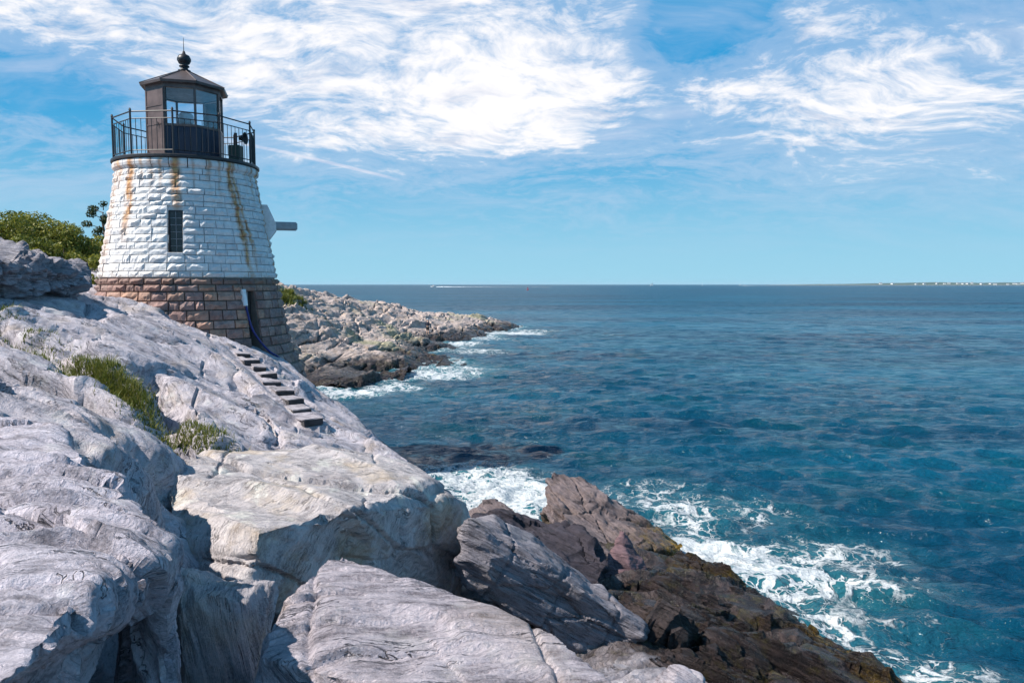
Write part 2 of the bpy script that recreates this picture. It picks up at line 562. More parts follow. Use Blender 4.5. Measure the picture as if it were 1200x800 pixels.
GP = [  # main bedrock
    tpt(-80, 2.8, 5.95), tpt(-45, 2.8, 5.6), tpt(-12, 2.85, 5.2), tpt(20, 2.95, 4.53), tpt(50, 3.05, 3.9), tpt(88, 3.35, 2.75),
    tpt(130, 3.3, 3.0), tpt(180, 3.2, 4.6), tpt(-130, 3.0, 5.9), (TX, TY, 4.6),
    at(60, 352, 18), at(20, 352, 20), at(130, 362, 18.5), at(170, 378, 17.5), at(220, 402, 17.5), at(120, 390, 15.5),
    at(50, 385, 14.2), at(160, 420, 14), at(220, 440, 14.5), at(262, 425, 17.5), at(300, 455, 16.5), at(330, 450, 19), at(260, 480, 12.5), at(210, 480, 11.2),
    at(340, 500, 13.5), at(300, 520, 11.5), at(240, 522, 10), at(400, 500, 16), at(400, 476, 19.5), at(440, 507, 16.5), at(460, 535, 14.5), at(365, 458, 23),
    at(420, 530, 13.5), at(100, 440, 11), at(50, 412, 12.8), at(100, 470, 9), at(40, 440, 9.5), at(0, 455, 7.2), at(100, 520, 6.9), at(168, 560, 6.7), (-2.55, 6.0, 2.9), (-2.0, 5.4, 2.8), (-2.85, 6.7, 3.2), at(0, 420, 10.5), at(150, 500, 8.2),
    at(0, 372, 14), at(0, 395, 12), at(190, 545, 7.6),
    # falling away to the sea, out of sight behind the crest
    (-3.2, 23.0, 0.2), (-4.6, 27.0, -0.4), (-2.0, 20, 0.0), (-0.9, 17.5, -0.3), (-6.0, 29.5, -0.6),
    (0.0, 21, -1.5), (-1.5, 26, -2.0), (2, 24, -2.5),
    # below and behind the boulders
    (-1.2, 13.0, 1.6), (-0.2, 11.5, 1.5), (-2.0, 9.0, 2.6), (-3.4, 7.0, 3.4), (-1.5, 6.0, 3.0), (0.3, 6.0, 2.6), (0.8, 8.0, 1.9), (-2.2, 4.5, 3.5), (0.2, 3.5, 3.2), (2.0, 4.0, 2.2),
    (-1.0, 1.5, 4.2), (-4.0, 2.0, 4.6), (-6, 5.5, 5.0), (-9, 6, 5.3), (1.6, 1.5, 3.0), (-0.3, -1.0, 4.6),
    # shore ledge on the right
    at(750, 692, 11), at(850, 762, 9.8), at(722, 722, 9.6), at(800, 700, 12), at(880, 740, 11.2), at(940, 790, 10), at(770, 772, 8.0), at(700, 680, 12.2), at(830, 790, 8.4),
    gnd(1040, 800), gnd(960, 752), gnd(900, 716), gnd(850, 690), gnd(1100, 830, -0.3), gnd(800, 660), (0.6, 14.5, 0.7), (1.5, 13.3, 0.95), (0.4, 18.2, -0.2), (2.4, 16.8, 0.1),
    (6.6, 9.3, 0.0), (5.0, 7.5, 0.8), (3.5, 5.5, 1.5), (8.5, 12, -1.6), (6.5, 15, -1.8), (5, 18.5, -2.0), (9, 6, -1.2), (4.5, 2, 1.8),
    # land behind the tower on the left
    (-16, 24, 6.0), (-20, 30, 6.4), (-14, 30, 6.0), (-12.5, 34, 2.5), (-7.0, 27.5, 0.0), (-7.5, 30, -0.5), (-8.5, 33, -0.8), (-10, 37, -0.8), (-11, 31, 2.2), (-24, 22, 6.4), (-14, 17, 5.9), (-18, 14, 6.0), (-12, 10, 5.6), (-26, 36, 7.2), (-16, 38, 3.0), (-22, 10, 6.2),
]
ground_f = TPS(GP, 0.01)

# open crevice that carries the grass, and the trench behind the big pale boulder
CREV = np.array([at(-40, 352, 14.5), at(0, 374, 13.2), at(55, 408, 12.0), at(110, 440, 10.9), at(160, 468, 10.2), at(205, 505, 9.4), at(250, 532, 8.9), at(320, 540, 9.6)])
CREV2 = np.array([at(170, 455, 13.0), at(215, 500, 10.5), at(300, 530, 10.3)])
CREV3 = np.array([at(-20, 440, 9.2), at(60, 462, 9.2), at(120, 482, 9.0), at(170, 510, 8.6)])
CREV4 = np.array([at(255, 400, 18.5), at(290, 450, 15.5), at(310, 490, 13.5), at(330, 525, 12)])

CREV5 = np.array([at(-20, 405, 11.6), at(60, 428, 11.2), at(110, 452, 10.4), at(175, 488, 9.3), at(210, 520, 8.6)])


def seg_dist(q, pl):
    best = np.full(len(q), 1e9); side = np.zeros(len(q))
    for a, b in zip(pl[:-1, :2], pl[1:, :2]):
        ab = b - a; t = np.clip(((q - a) @ ab) / (ab @ ab), 0, 1)
        dv = q - (a + t[:, None] * ab); d = np.hypot(dv[:, 0], dv[:, 1])
        s_ = ab[0] * dv[:, 1] - ab[1] * dv[:, 0]
        k = d < best; best[k] = d[k]; side[k] = np.sign(s_[k])
    return best, side


def layers(p, fr, period, warp=0.5, seed=0.0):
    """saw-tooth ledges of a layered rock: 0..1 with a sharp drop at every joint"""
    s_ = p @ fr[2] / period + warp * fbm(p * 0.8 / max(period, 0.15) * 0.35 + seed, 3)
    k = np.floor(s_); t = s_ - k
    h = np.sin(k * 127.1 + seed) * 43758.5453; h = h - np.floor(h)
    return np.clip(t / 0.9, 0, 1) * (1 - sstep(t, 0.94, 1.0)) * (0.35 + 0.65 * h)


def mesh_normals(v, f):
    me = np_mesh('tmp', v, f)
    n = np.empty(len(v) * 3, np.float32); me.vertex_normals.foreach_get('vector', n)
    bpy.data.meshes.remove(me)
    return n.reshape(-1, 3)


def rock_relief(p, nrm, fr, amp=1.0, per=(0.55, 0.17), seed=0.0, joint=0.05, strat=1.0, size=1.0, big=1.0, crisp=1.0):
    st = np.stack([p @ fr[0] * 0.62, p @ fr[1] * 0.95, p @ fr[2] * 2.1], 1).astype(np.float32)
    w = np.stack([fbm(p * 0.8 + seed + k * 9, 3) for k in range(3)], 1) * 0.22
    w2 = np.stack([perlin(p * 5 + seed + k * 9) for k in range(3)], 1) * 0.03
    f1, e1 = facets((st + w + w2) * 0.95 / size + seed, 1.5)
    k1 = chisel((st + w * 0.6) * 1.25 / size + seed + 20)
    k2 = chisel((st + w * 0.6 + w2) * 3.4 / size + seed + 40)
    k3 = chisel((st + w2 * 1.5) * 9.0 + seed + 80)
    stretch = np.stack([p @ fr[0] * 0.45, p @ fr[1] * 0.8, p @ fr[2] * 2.6], 1)
    m2 = sstep(fbm(p * 0.7 + 31 + seed, 2), -0.25, 0.3)
    d = big * (0.07 * f1 + 0.26 * k1) + (0.055 * k2 + 0.014 * k3) * (0.4 + 0.6 * m2)
    d += 0.010 * fbm(p * 6.0 + seed, 4)
    d += 0.030 * strat * fbm(stretch * 2.4 + seed, 6, gain=0.62) + 0.018 * crisp * (1 - np.abs(fbm(stretch * 3.1 + 60 + seed, 5, gain=0.62)) * 2)
    d += 0.11 * strat * (layers(p, fr, per[0], 0.5, seed) - 0.4) * sstep(fbm(p * 0.5 + 31 + seed, 2), -0.3, 0.2)
    d += 0.034 * strat * (layers(p, fr, per[1], 0.45, seed + 5) - 0.4) * sstep(fbm(p * 0.9 + 77 + seed, 2), -0.25, 0.2)
    d -= joint * np.exp(-(e1 / 0.03) ** 2) * sstep(fbm(p * 0.6 + 5 + seed, 2), -0.15, 0.15)
    for kk, (ca, cb, cc, spc) in enumerate(((0.9, 0.45, 0.1, 0.85), (0.25, -0.95, 0.2, 0.62), (0.1, 0.2, 1.0, 0.23))):
        sj = (p @ fr[0] * ca + p @ fr[1] * cb + p @ fr[2] * cc) / (spc * size) + 0.10 * fbm(p * 1.1 + seed + 7 * kk, 3) + 0.37 * kk
        tj = np.abs(sj - np.round(sj)) * spc * size
        mj = sstep(fbm(p * (0.55 + 0.3 * kk) + 91 + seed + 13 * kk, 2), -0.02, 0.12)
        d -= joint * (0.9, 0.9, 0.5)[kk] * np.exp(-(tj / (0.016 + 0.02 * np.abs(perlin(p * 1.9 + kk)))) ** 2) * mj
    return p + nrm * (amp * d)[:, None]


def polar_grid(a0, a1, na, r0, r1, nr):
    a = np.linspace(a0, a1, na); r = np.geomspace(r0, r1, nr)
    aa, rr = np.meshgrid(a, r)
    x = (rr * np.sin(aa)).ravel(); y = (rr * np.cos(aa)).ravel()
    i = np.arange((na - 1) * (nr - 1)); row = i // (na - 1); c = i % (na - 1)
    b = row * na + c
    f = np.stack([b, b + 1, b + 1 + na, b + na], 1)
    return np.stack([x, y], 1), f


def ground_z(q):
    z = ground_f(q)
    d, s_ = seg_dist(q, CREV)
    z = z - 0.75 * np.exp(-(d / 0.28) ** 2) + 0.22 * np.where(s_ > 0, np.exp(-(d / 0.9)), 0)
    d, s_ = seg_dist(q, CREV2)
    z -= 0.75 * np.exp(-(d / 0.24) ** 2)
    d, s_ = seg_dist(q, CREV3)
    z = z - 0.70 * np.exp(-(d / 0.17) ** 2) + 0.30 * np.where(s_ > 0, np.exp(-(d / 0.6)), 0)
    d, s_ = seg_dist(q, CREV4)
    z -= 0.30 * np.exp(-(d / 0.09) ** 2)
    d, s_ = seg_dist(q, CREV5)
    z = z - 0.55 * np.exp(-(d / 0.15) ** 2) + 0.25 * np.where(s_ > 0, np.exp(-(d / 0.5)), 0)
    return z


STEP_A, STEP_B, NSTEP = np.array((-7.12, 19.55, 4.40)), np.array((-4.15, 14.95, 3.50)), 9


def carve_steps(q, z):
    """the rock is dressed down along the flight of steps"""
    ab = (STEP_B - STEP_A)[:2]; L2 = ab @ ab
    t = ((q - STEP_A[:2]) @ ab) / L2
    d = np.abs((q[:, 0] - STEP_A[0]) * ab[1] - (q[:, 1] - STEP_A[1]) * ab[0]) / math.sqrt(L2)
    zl = STEP_A[2] + (STEP_B[2] - STEP_A[2]) * t
    m = (t > -0.08) & (t < 1.06) & (d < 0.75)
    lim = zl - 0.035 + 0.9 * np.maximum(d - 0.26, 0)
    z = np.where(m, np.minimum(z, lim), z)
    m2 = m & (d < 0.30)
    return np.where(m2, np.maximum(z, zl - 0.11), z)


G_FR = strata_frame((0.45, -0.42, 0.79))
q, f = polar_grid(R(-56), R(40), 520, 1.4, 42, 740)
z = np.clip(ground_z(q), -2.5, 12)
v = np.column_stack([q, z])
n = mesh_normals(v, f)
v = rock_relief(v, n, G_FR, amp=1.1, per=(0.62, 0.2), seed=2.0, joint=0.09, strat=1.1, crisp=1.0, size=2.4, big=1.4)
v[:, 2] = carve_steps(v[:, :2], v[:, 2])
fc_ = v[f].mean(1)
keep = (v[f].max(1)[:, 2] > -1.2) & ~((fc_[:, 0] > -9.5) & (fc_[:, 1] > 28.5)) & ~((fc_[:, 1] > 20) & (fc_[:, 0] > 2)) & (fc_[:, 1] < 40)
f = f[keep]
used = np.unique(f); remap = np.zeros(len(v), int); remap[used] = np.arange(len(used))
v = v[used]; f = remap[f]
M_ground = rock_mat('bedrock gneiss', (0.45, -0.42, 0.79), warm=0.55, pale=0.5, tide=(1.5, 2.3), tint=(1.08, 1.05, 1.08), streak=0.95)
ground = link('bedrock', np_mesh('bedrock', v, f, sharp=34), M_ground)
tag(ground, 'pale grey layered bedrock sloping from lighthouse to the sea', None, None, 'structure')
G_BVH = BVHTree.FromPolygons([tuple(a) for a in v.tolist()], f.tolist())


def drop(x, y, zmax=30):
    h = G_BVH.ray_cast(Vector((x, y, zmax)), Vector((0, 0, -1)))
    return h[0].z if h[0] is not None else 0.0


# ------------------------------------------------------------------ headland beyond the cove
HP = [gnd(345, 452), gnd(357, 454), gnd(390, 459), gnd(427, 465), gnd(448, 461), gnd(469, 446), gnd(480, 438), gnd(507, 433), gnd(533, 428), gnd(528, 419),
      gnd(541, 409), gnd(517, 401), gnd(547, 398), gnd(580, 394), gnd(606, 385),
      at(325, 341, 60), at(345, 342, 63), at(365, 345, 68), at(400, 349, 76), at(440, 353, 84), at(480, 358, 92), at(510, 363, 97), at(545, 365, 102), at(575, 371, 104), at(598, 379, 106),
      at(400, 400, 55), at(360, 400, 52), at(400, 432, 48), at(450, 400, 62), at(480, 420, 57), at(345, 372, 55), at(380, 370, 62), at(430, 375, 70), at(420, 448, 45), at(460, 430, 53),
      at(501, 391, 80), at(470, 380, 80), at(540, 380, 92), at(520, 372, 93), at(560, 380, 96), at(501, 397, 74), at(440, 390, 66), at(500, 412, 62), at(515, 420, 59),
      (-38, 75, 6.5), (-40, 100, 3.5), (-28, 90, 3.4), (-20, 105, 1.2), (-10, 115, 0), (0, 118, -1.5), (-26, 130, -1), (-48, 120, 1), (8, 105, -2.0), (2, 95, -1.6), (-4, 80, -1.0), (-4, 65, -2.0), (-8, 52, -1.5), (-8, 44, -1.8), (-11, 40, -2), (-6, 40, -2.4), (0, 42, -3), (6, 45, -3), (-14, 40.5, -1.2), (4, 70, -3), (10, 60, -3),
      (-20, 42, 1.2), (-24, 44, 3.0), (-30, 50, 5.2), (-14, 38, -0.5), (-34, 60, 6.2), (-40, 60, 6.8), (-30, 40, 5.8), (-18, 36, 2.5), (-60, 70, 7)]
head_f = TPS(HP, 0.05)
q, f = polar_grid(R(-32), R(6), 400, 38, 135, 560)
z = np.clip(head_f(q), -2, 9)
v = np.column_stack([q, z]); n = mesh_normals(v, f)
H_FR = strata_frame((-0.55, 0.15, 0.8))
p = v / 3.0
v = rock_relief(p, n, H_FR, amp=1.0, per=(0.4, 0.13), seed=9.0, joint=0.16, size=1.5, crisp=0.4, big=0.75, strat=1.5) * 3.0
v[:, 2] -= 0.35 * sstep(v[:, 2], 0.3, 2.5)
fc_ = v[f].mean(1)
keep = (v[f].max(1)[:, 2] > -0.8) & ~((fc_[:, 0] > -13) & (fc_[:, 1] < 43.5)) & ~((fc_[:, 0] > -7) & (fc_[:, 1] < 55))
f = f[keep]; used = np.unique(f); remap = np.zeros(len(v), int); remap[used] = np.arange(len(used)); v = v[used]; f = remap[f]
M_head = rock_mat('headland rock', (-0.55, 0.15, 0.8), tint=(1.16, 1.01, 0.88), warm=0.8, pale=0.5, tide=(0.6, 1.3), fine=1.6, streak=0.8, green=0.8)
headland = link('headland', np_mesh('headland', v, f, sharp=30), M_head)
tag(headland, 'low rocky point of pale stone reaching into the sea', None, None, 'structure')
H_BVH = BVHTree.FromPolygons([tuple(a) for a in v.tolist()], f.tolist())


def drop_head(x, y):
    h = H_BVH.ray_cast(Vector((x, y, 40)), Vector((0, 0, -1)))
    return h[0].z if h[0] is not None else 0.0


# ------------------------------------------------------------------ boulders
def boulder(name, hulls, voxel, mat, label, frame, amp=1.0, per=(0.5, 0.15), seed=0.0, joint=0.05, strat=1.0, smooth=1, group=None, big=1.0, size=1.0):
    bm = bmesh.new()
    for pts in hulls:
        b2 = bmesh.new()
        vs = [b2.verts.new(tuple(p)) for p in pts]
        r = bmesh.ops.convex_hull(b2, input=vs)
        junk = list({e for e in r['geom_interior'] + r['geom_unused'] if isinstance(e, bmesh.types.BMVert)})
        if junk: bmesh.ops.delete(b2, geom=junk, context='VERTS')
        me = bpy.data.meshes.new('h'); b2.to_mesh(me); b2.free()
        bm.from_mesh(me); bpy.data.meshes.remove(me)
    bmesh.ops.recalc_face_normals(bm, faces=bm.faces)
    me = bpy.data.meshes.new('hull'); bm.to_mesh(me); bm.free()
    o = bpy.data.objects.new('hull', me); COL.objects.link(o)
    md = o.modifiers.new('r', 'REMESH'); md.mode = 'VOXEL'; md.voxel_size = voxel; md.adaptivity = 0
    ms = o.modifiers.new('s', 'SMOOTH'); ms.iterations = smooth; ms.factor = 0.5
    dg = bpy.context.evaluated_depsgraph_get()
    ev = o.evaluated_get(dg)
    m2 = bpy.data.meshes.new_from_object(ev)
    bpy.data.objects.remove(o)
    nv = len(m2.vertices)
    co = np.empty(nv * 3, np.float32); m2.vertices.foreach_get('co', co); co = co.reshape(-1, 3)
    no = np.empty(nv * 3, np.float32); m2.vertex_normals.foreach_get('vector', no); no = no.reshape(-1, 3)
    co = rock_relief(co, no, frame, amp, per, seed, joint, strat, size, big)
    base = np.array((co[:, 0].mean(), co[:, 1].mean(), co[:, 2].min()))
    m2.vertices.foreach_set('co', (co - base).astype(np.float32).ravel())
    m2.update()
    m2.polygons.foreach_set('use_smooth', np.full(len(m2.polygons), True))
    m2.set_sharp_from_angle(angle=R(34))
    m2.name = name
    m2.materials.clear()
    ob = link(name, m2, mat)
    ob.location = base
    tag(ob, label, 'boulder', group)
    return ob


def below(P, dz, dx=0, dy=0):
    return [np.array(p) + np.array((dx, dy, -dz)) for p in P]


# B1: big pale boulder at the left edge
n1 = (0.26, -0.80, 0.54)
a1 = [at(-260, 480, 6.2), at(0, 497, 6.0), at(60, 503, 5.8), at(120, 560, 4.9), at(180, 602, 4.35), at(203, 655, 3.85), at(196, 690, 3.75), at(100, 690, 3.0), at(30, 795, 2.45), at(-60, 860, 2.1), at(-380, 800, 2.2), at(-400, 600, 3.6)]
hull1 = [a1 + [at(150, 690, 3.9), at(120, 660, 5.0), at(0, 600, 6.3), at(-260, 580, 6.4), at(-100, 860, 3.0)]]
a1b = [at(158, 676, 3.95), at(197, 680, 3.85), at(196, 860, 3.8), at(160, 860, 3.85), at(152, 760, 3.95), at(152, 700, 4.0), at(195, 700, 4.6), at(195, 860, 4.6), at(160, 860, 4.6), at(160, 690, 4.6)]
a1c = [at(60, 700, 3.4), at(100, 690, 3.3), at(20, 790, 3.0), at(80, 800, 3.3), at(100, 740, 3.6), at(0, 850, 2.9), at(70, 880, 3.2), at(30, 720, 4.0), at(0, 860, 3.9)]
M1 = rock_mat('pale lilac gneiss', n1, tint=(1.22, 1.19, 1.26), warm=0.10, pale=0.4, tide=None, streak=1.0)
boulder('boulder', hull1 + [a1b, a1c], 0.022, M1, 'huge pale boulder filling the lower left corner with a dark hollow beneath', strata_frame(n1), 0.85, (0.34, 0.10), 3.0, 0.07, size=1.8, big=1.2)

# B2: large pale block in the middle with shaded right face
n2 = (0.42, -0.66, 0.62)
Qc = at(305, 622, 6.4)
h2 = [at(183, 540, 8.0), at(200, 536, 8.6), at(300, 530, 9.2), at(400, 528, 9.7), at(480, 543, 9.9), at(512, 560, 9.6), Qc, at(385, 602, 7.0), at(460, 578, 8.2), at(190, 580, 7.3), at(210, 640, 6.7), at(250, 668, 6.4), at(290, 684, 6.25),
      at(345, 735, 6.95), at(440, 745, 8.1), at(540, 705, 9.5), at(547, 590, 9.6), at(547, 640, 10.0), at(230, 690, 7.5), at(200, 620, 9.5), at(480, 640, 11.0)]
M2 = rock_mat('weathered white gneiss', n2, tint=(1.14, 1.10, 1.05), warm=0.9, pale=0.8, tide=None, streak=0.75)
boulder('boulder', [h2], 0.022, M2, 'large flat-topped pale block in the middle with its right face in blue shade', strata_frame((0.2, 0.5, 0.85)), 0.75, (0.7, 0.2), 21.0, 0.07, 0.6, size=2.0, big=1.2)

# B3: long slab in front
n3 = (0.08, -0.30, 0.95)
top3 = [at(400, 650, 5.0), at(370, 664, 4.8), at(332, 725, 4.3), at(309, 772, 4.0), at(715, 797, 4.15), at(650, 748, 4.45), at(540, 713, 4.75), at(470, 676, 5.0), at(420, 800, 3.78), at(730, 830, 3.95)]
h3 = top3 + below([at(400, 655, 4.9), at(335, 725, 4.3), at(311, 772, 4.05), at(420, 803, 3.8), at(715, 815, 4.2), at(540, 725, 4.9)], 0.8)
M3 = rock_mat('ribbed lilac gneiss', (0.30, -0.80, 0.52), tint=(1.12, 1.06, 1.10), warm=0.4, pale=0.3, tide=None, streak=1.15)
boulder('boulder', [h3], 0.014, M3, 'long ribbed slab sloping down to the right at the bottom centre', strata_frame((0.30, -0.80, 0.52)), 0.50, (0.22, 0.07), 35.0, 0.05, size=1.6)

# B4: small block with a brown split side
h4 = [at(206, 668, 4.9), at(232, 672, 5.1), at(322, 682, 5.2), at(318, 720, 4.9), at(300, 800, 4.6), at(290, 860, 4.5), at(205, 720, 4.6), at(215, 860, 4.4), at(250, 690, 4.75), at(320, 690, 5.7), at(215, 690, 5.7), at(300, 860, 5.4), at(220, 860, 5.4)]
M4 = rock_mat('brown stained gneiss', (0.9, 0.1, 0.3), tint=(1.0, 0.97, 0.97), warm=0.7, pale=0.35, tide=None, streak=0.9)
boulder('boulder', [h4], 0.013, M4, 'small blocky boulder wedged between the left boulder and the front slab', strata_frame((0.9, 0.1, 0.35)), 0.55, (0.3, 0.1), 41.0, 0.04)

# B0: dark layered block at upper left
h0 = [at(-160, 264, 14.5), at(0, 283, 16.2), at(32, 287, 16.6), at(62, 300, 17.0), at(90, 316, 17.4), at(92, 332, 17.6), at(-160, 292, 13.2), at(0, 302, 15.0), at(50, 314, 15.9), at(86, 322, 16.8),
      at(-160, 376, 13.7), at(0, 372, 15.5), at(40, 370, 16.3), at(84, 362, 17.4), at(0, 300, 19.5), at(84, 326, 19.5), at(80, 365, 19.5), at(-160, 280, 19), at(-160, 370, 19)]
M0 = rock_mat('dark layered gneiss', (0.15, -0.1, 0.98), tint=(0.72, 0.72, 0.76), warm=0.3, pale=0.3, tide=None, streak=1.1)
boulder('boulder', [h0], 0.055, M0, 'dark layered block at the upper left below the green shrubs', strata_frame((0.15, -0.1, 0.98)), 1.5, (0.5, 0.2), 52.0, 0.1, 1.3)

# C: long dark wedge with pale top edge
hC = [at(548, 612, 8.6), at(560, 604, 9.1), at(605, 623, 9.3), at(680, 668, 9.5), at(757, 730, 9.2), at(752, 745, 8.95), at(738, 792, 8.9), at(700, 768, 8.75), at(640, 735, 8.6), at(548, 690, 8.4), at(545, 640, 8.5), at(700, 703, 8.85), at(625, 662, 8.7),
      at(765, 760, 9.8), at(640, 690, 11.0), at(560, 640, 11.0), at(720, 800, 9.2)]
MC = rock_mat('slate blue gneiss', (0.42, 0.45, 0.8), tint=(0.62, 0.61, 0.65), warm=0.3, pale=0.25, tide=(0.6, 1.2), streak=1.1)
boulder('boulder', [hC], 0.022, MC, 'long wedge of grey rock behind the front slab with a pale upper edge', strata_frame((0.42, 0.45, 0.8)), 0.7, (0.35, 0.12), 61.0, 0.06)

# thin pale slab lying on the wedge
hS = [at(576, 625, 9.0), at(600, 629, 9.5), at(640, 653, 9.7), at(668, 680, 9.6), at(655, 692, 9.2), at(610, 668, 8.95), at(578, 645, 8.85), at(640, 700, 9.6), at(590, 660, 10.3)]
MS = rock_mat('pale slab gneiss', (0.5, 0.35, 0.8), tint=(1.05, 1.0, 1.03), warm=0.35, pale=0.6, tide=None, streak=1.0)
boulder('boulder', [hS], 0.02, MS, 'small pale slab lying on the grey wedge of rock', strata_frame((0.5, 0.35, 0.8)), 0.5, (0.3, 0.1), 66.0, 0.04)

# B7: dark rounded rock behind
h7 = [at(556, 604, 12.5), at(600, 600, 13.0), at(640, 612, 12.8), at(680, 620, 12.6), at(712, 660, 11.6), at(706, 688, 11.0), at(660, 680, 10.8), at(600, 650, 11.2), at(560, 622, 11.8), at(690, 720, 11.0), at(560, 660, 11.8), at(640, 640, 14.5), at(700, 680, 13.2), at(560, 640, 14)]
M7 = rock_mat('dark wet gneiss', (0.4, 0.2, 0.9), tint=(0.11, 0.10, 0.125), warm=0.3, pale=0.08, tide=(0.3, 0.8), streak=1.0)
boulder('boulder', [h7], 0.028, M7, 'dark rounded rock between the grey wedge and the peaked shore rock', strata_frame((0.4, 0.2, 0.9)), 1.0, (0.5, 0.15), 71.0, 0.07)

# B8: peaked rock in the surf
h8 = [at(641, 560, 17.4), at(655, 557, 17.8), at(690, 572, 17.6), at(740, 598, 17.0), at(790, 632, 16.2), at(800, 640, 15.8), at(780, 664, 15.2), at(730, 660, 14.4), at(690, 650, 14.2), at(640, 602, 16.2), at(634, 610, 16.8), at(650, 612, 15.6), at(680, 640, 14.4),
      at(640, 640, 17.5), at(720, 690, 14.6), at(800, 690, 15.6), at(700, 640, 19), at(780, 650, 18)]
M8 = rock_mat('brown tidal rock', (0.55, 0.1, 0.82), tint=(0.42, 0.35, 0.335), warm=0.6, pale=0.12, tide=(0.4, 1.35), algae=0.9, streak=0.9, wet=0.8)
boulder('boulder', [h8], 0.034, M8, 'peaked brown rock in the surf with yellow seaweed on its seaward end', strata_frame((0.55, 0.1, 0.82)), 1.1, (0.5, 0.18), 81.0, 0.09)

# B9: small rock left of the surf
h9 = [at(550, 596, 14.2), at(565, 583, 14.4), at(585, 582, 14.4), at(602, 594, 14.2), at(606, 606, 13.8), at(556, 606, 13.4), at(590, 612, 13.2), at(570, 600, 15.8), at(600, 612, 15.6), at(550, 640, 14.2), at(606, 640, 14.2)]
boulder('boulder', [h9], 0.03, M8, 'small rounded brown rock beside the surf left of the peaked rock', strata_frame((0.1, 0.1, 0.95)), 0.9, (0.4, 0.15), 91.0, 0.06)

# B10: reddish triangular rock
hT = [at(728, 624, 13.0), at(736, 630, 13.2), at(768, 676, 12.6), at(745, 684, 12.0), at(704, 678, 12.0), at(712, 650, 12.5), at(728, 660, 14.2), at(772, 696, 13.2), at(704, 700, 12.6)]
MT = rock_mat('reddish tidal rock', (0.2, 0.2, 0.95), tint=(0.40, 0.26, 0.27), warm=0.3, pale=0.2, tide=(0.1, 0.5), streak=0.6)
boulder('boulder', [hT], 0.028, MT, 'small reddish pointed rock in front of the peaked shore rock', strata_frame((0.2, 0.2, 0.95)), 0.45, (0.4, 0.15), 96.0, 0.05)

# B11: pale stones at the bottom edge
hU = [at(770, 797, 6.4), at(795, 780, 6.7), at(820, 792, 6.6), at(835, 812, 6.3), at(765, 830, 6.2), at(830, 840, 6.2), at(795, 800, 7.3), at(830, 830, 7.2), at(765, 830, 7.2), at(790, 800, 6.1)]
boulder('boulder', [hU], 0.016, MS, 'small pale angular stone at the bottom edge right of the front slab', strata_frame((0.4, 0.3, 0.85)), 0.45, (0.3, 0.1), 99.0, 0.04)

# dark tidal ledges running down into the water on the right
MD = rock_mat('dark tidal ledge', (0.45, 0.35, 0.82), tint=(0.24, 0.19, 0.18), warm=0.5, pale=0.1, tide=(1.2, 2.2), algae=0.45, streak=1.0, fine=1.9)
for k, (pts, lab) in enumerate((
    ([at(698, 690, 12.0), at(735, 676, 12.8), at(800, 662, 15.2), at(850, 688, 14.2), at(872, 704, 13.4), at(805, 728, 11.0), at(738, 722, 10.3)], 'dark brown ledge nearest the peaked rock, running into the white surf'),
    ([at(738, 738, 9.8), at(792, 714, 10.8), at(868, 708, 12.8), at(908, 720, 13.1), at(952, 749, 12.2), at(882, 768, 10.6), at(800, 768, 9.3)], 'middle dark brown ledge of the three sloping into the sea on the right'),
    ([at(758, 776, 8.5), at(832, 764, 9.6), at(950, 755, 11.9), at(1002, 780, 11.2), at(1042, 802, 10.8), at(945, 822, 9.4), at(800, 822, 8.2), at(1050, 840, 9.8)], 'dark wet ledge at the bottom edge reaching furthest right into the sea'))):
    pts = [np.array(p_) + np.array((0, 0, 0.10)) for p_ in pts]
    c_ = np.mean(pts, 0)
    low_ = [np.array((p_[0] + (p_[0] - c_[0]) * 0.12, p_[1] + (p_[1] - c_[1]) * 0.12, p_[2] - 0.9)) for p_ in pts]
    boulder('tidal_ledge', [pts + low_], 0.03, MD, lab, strata_frame((0.45, 0.35, 0.82)), 1.6, (0.36, 0.13), 120.0 + 7 * k, 0.10, 1.3, size=0.8, big=1.1)

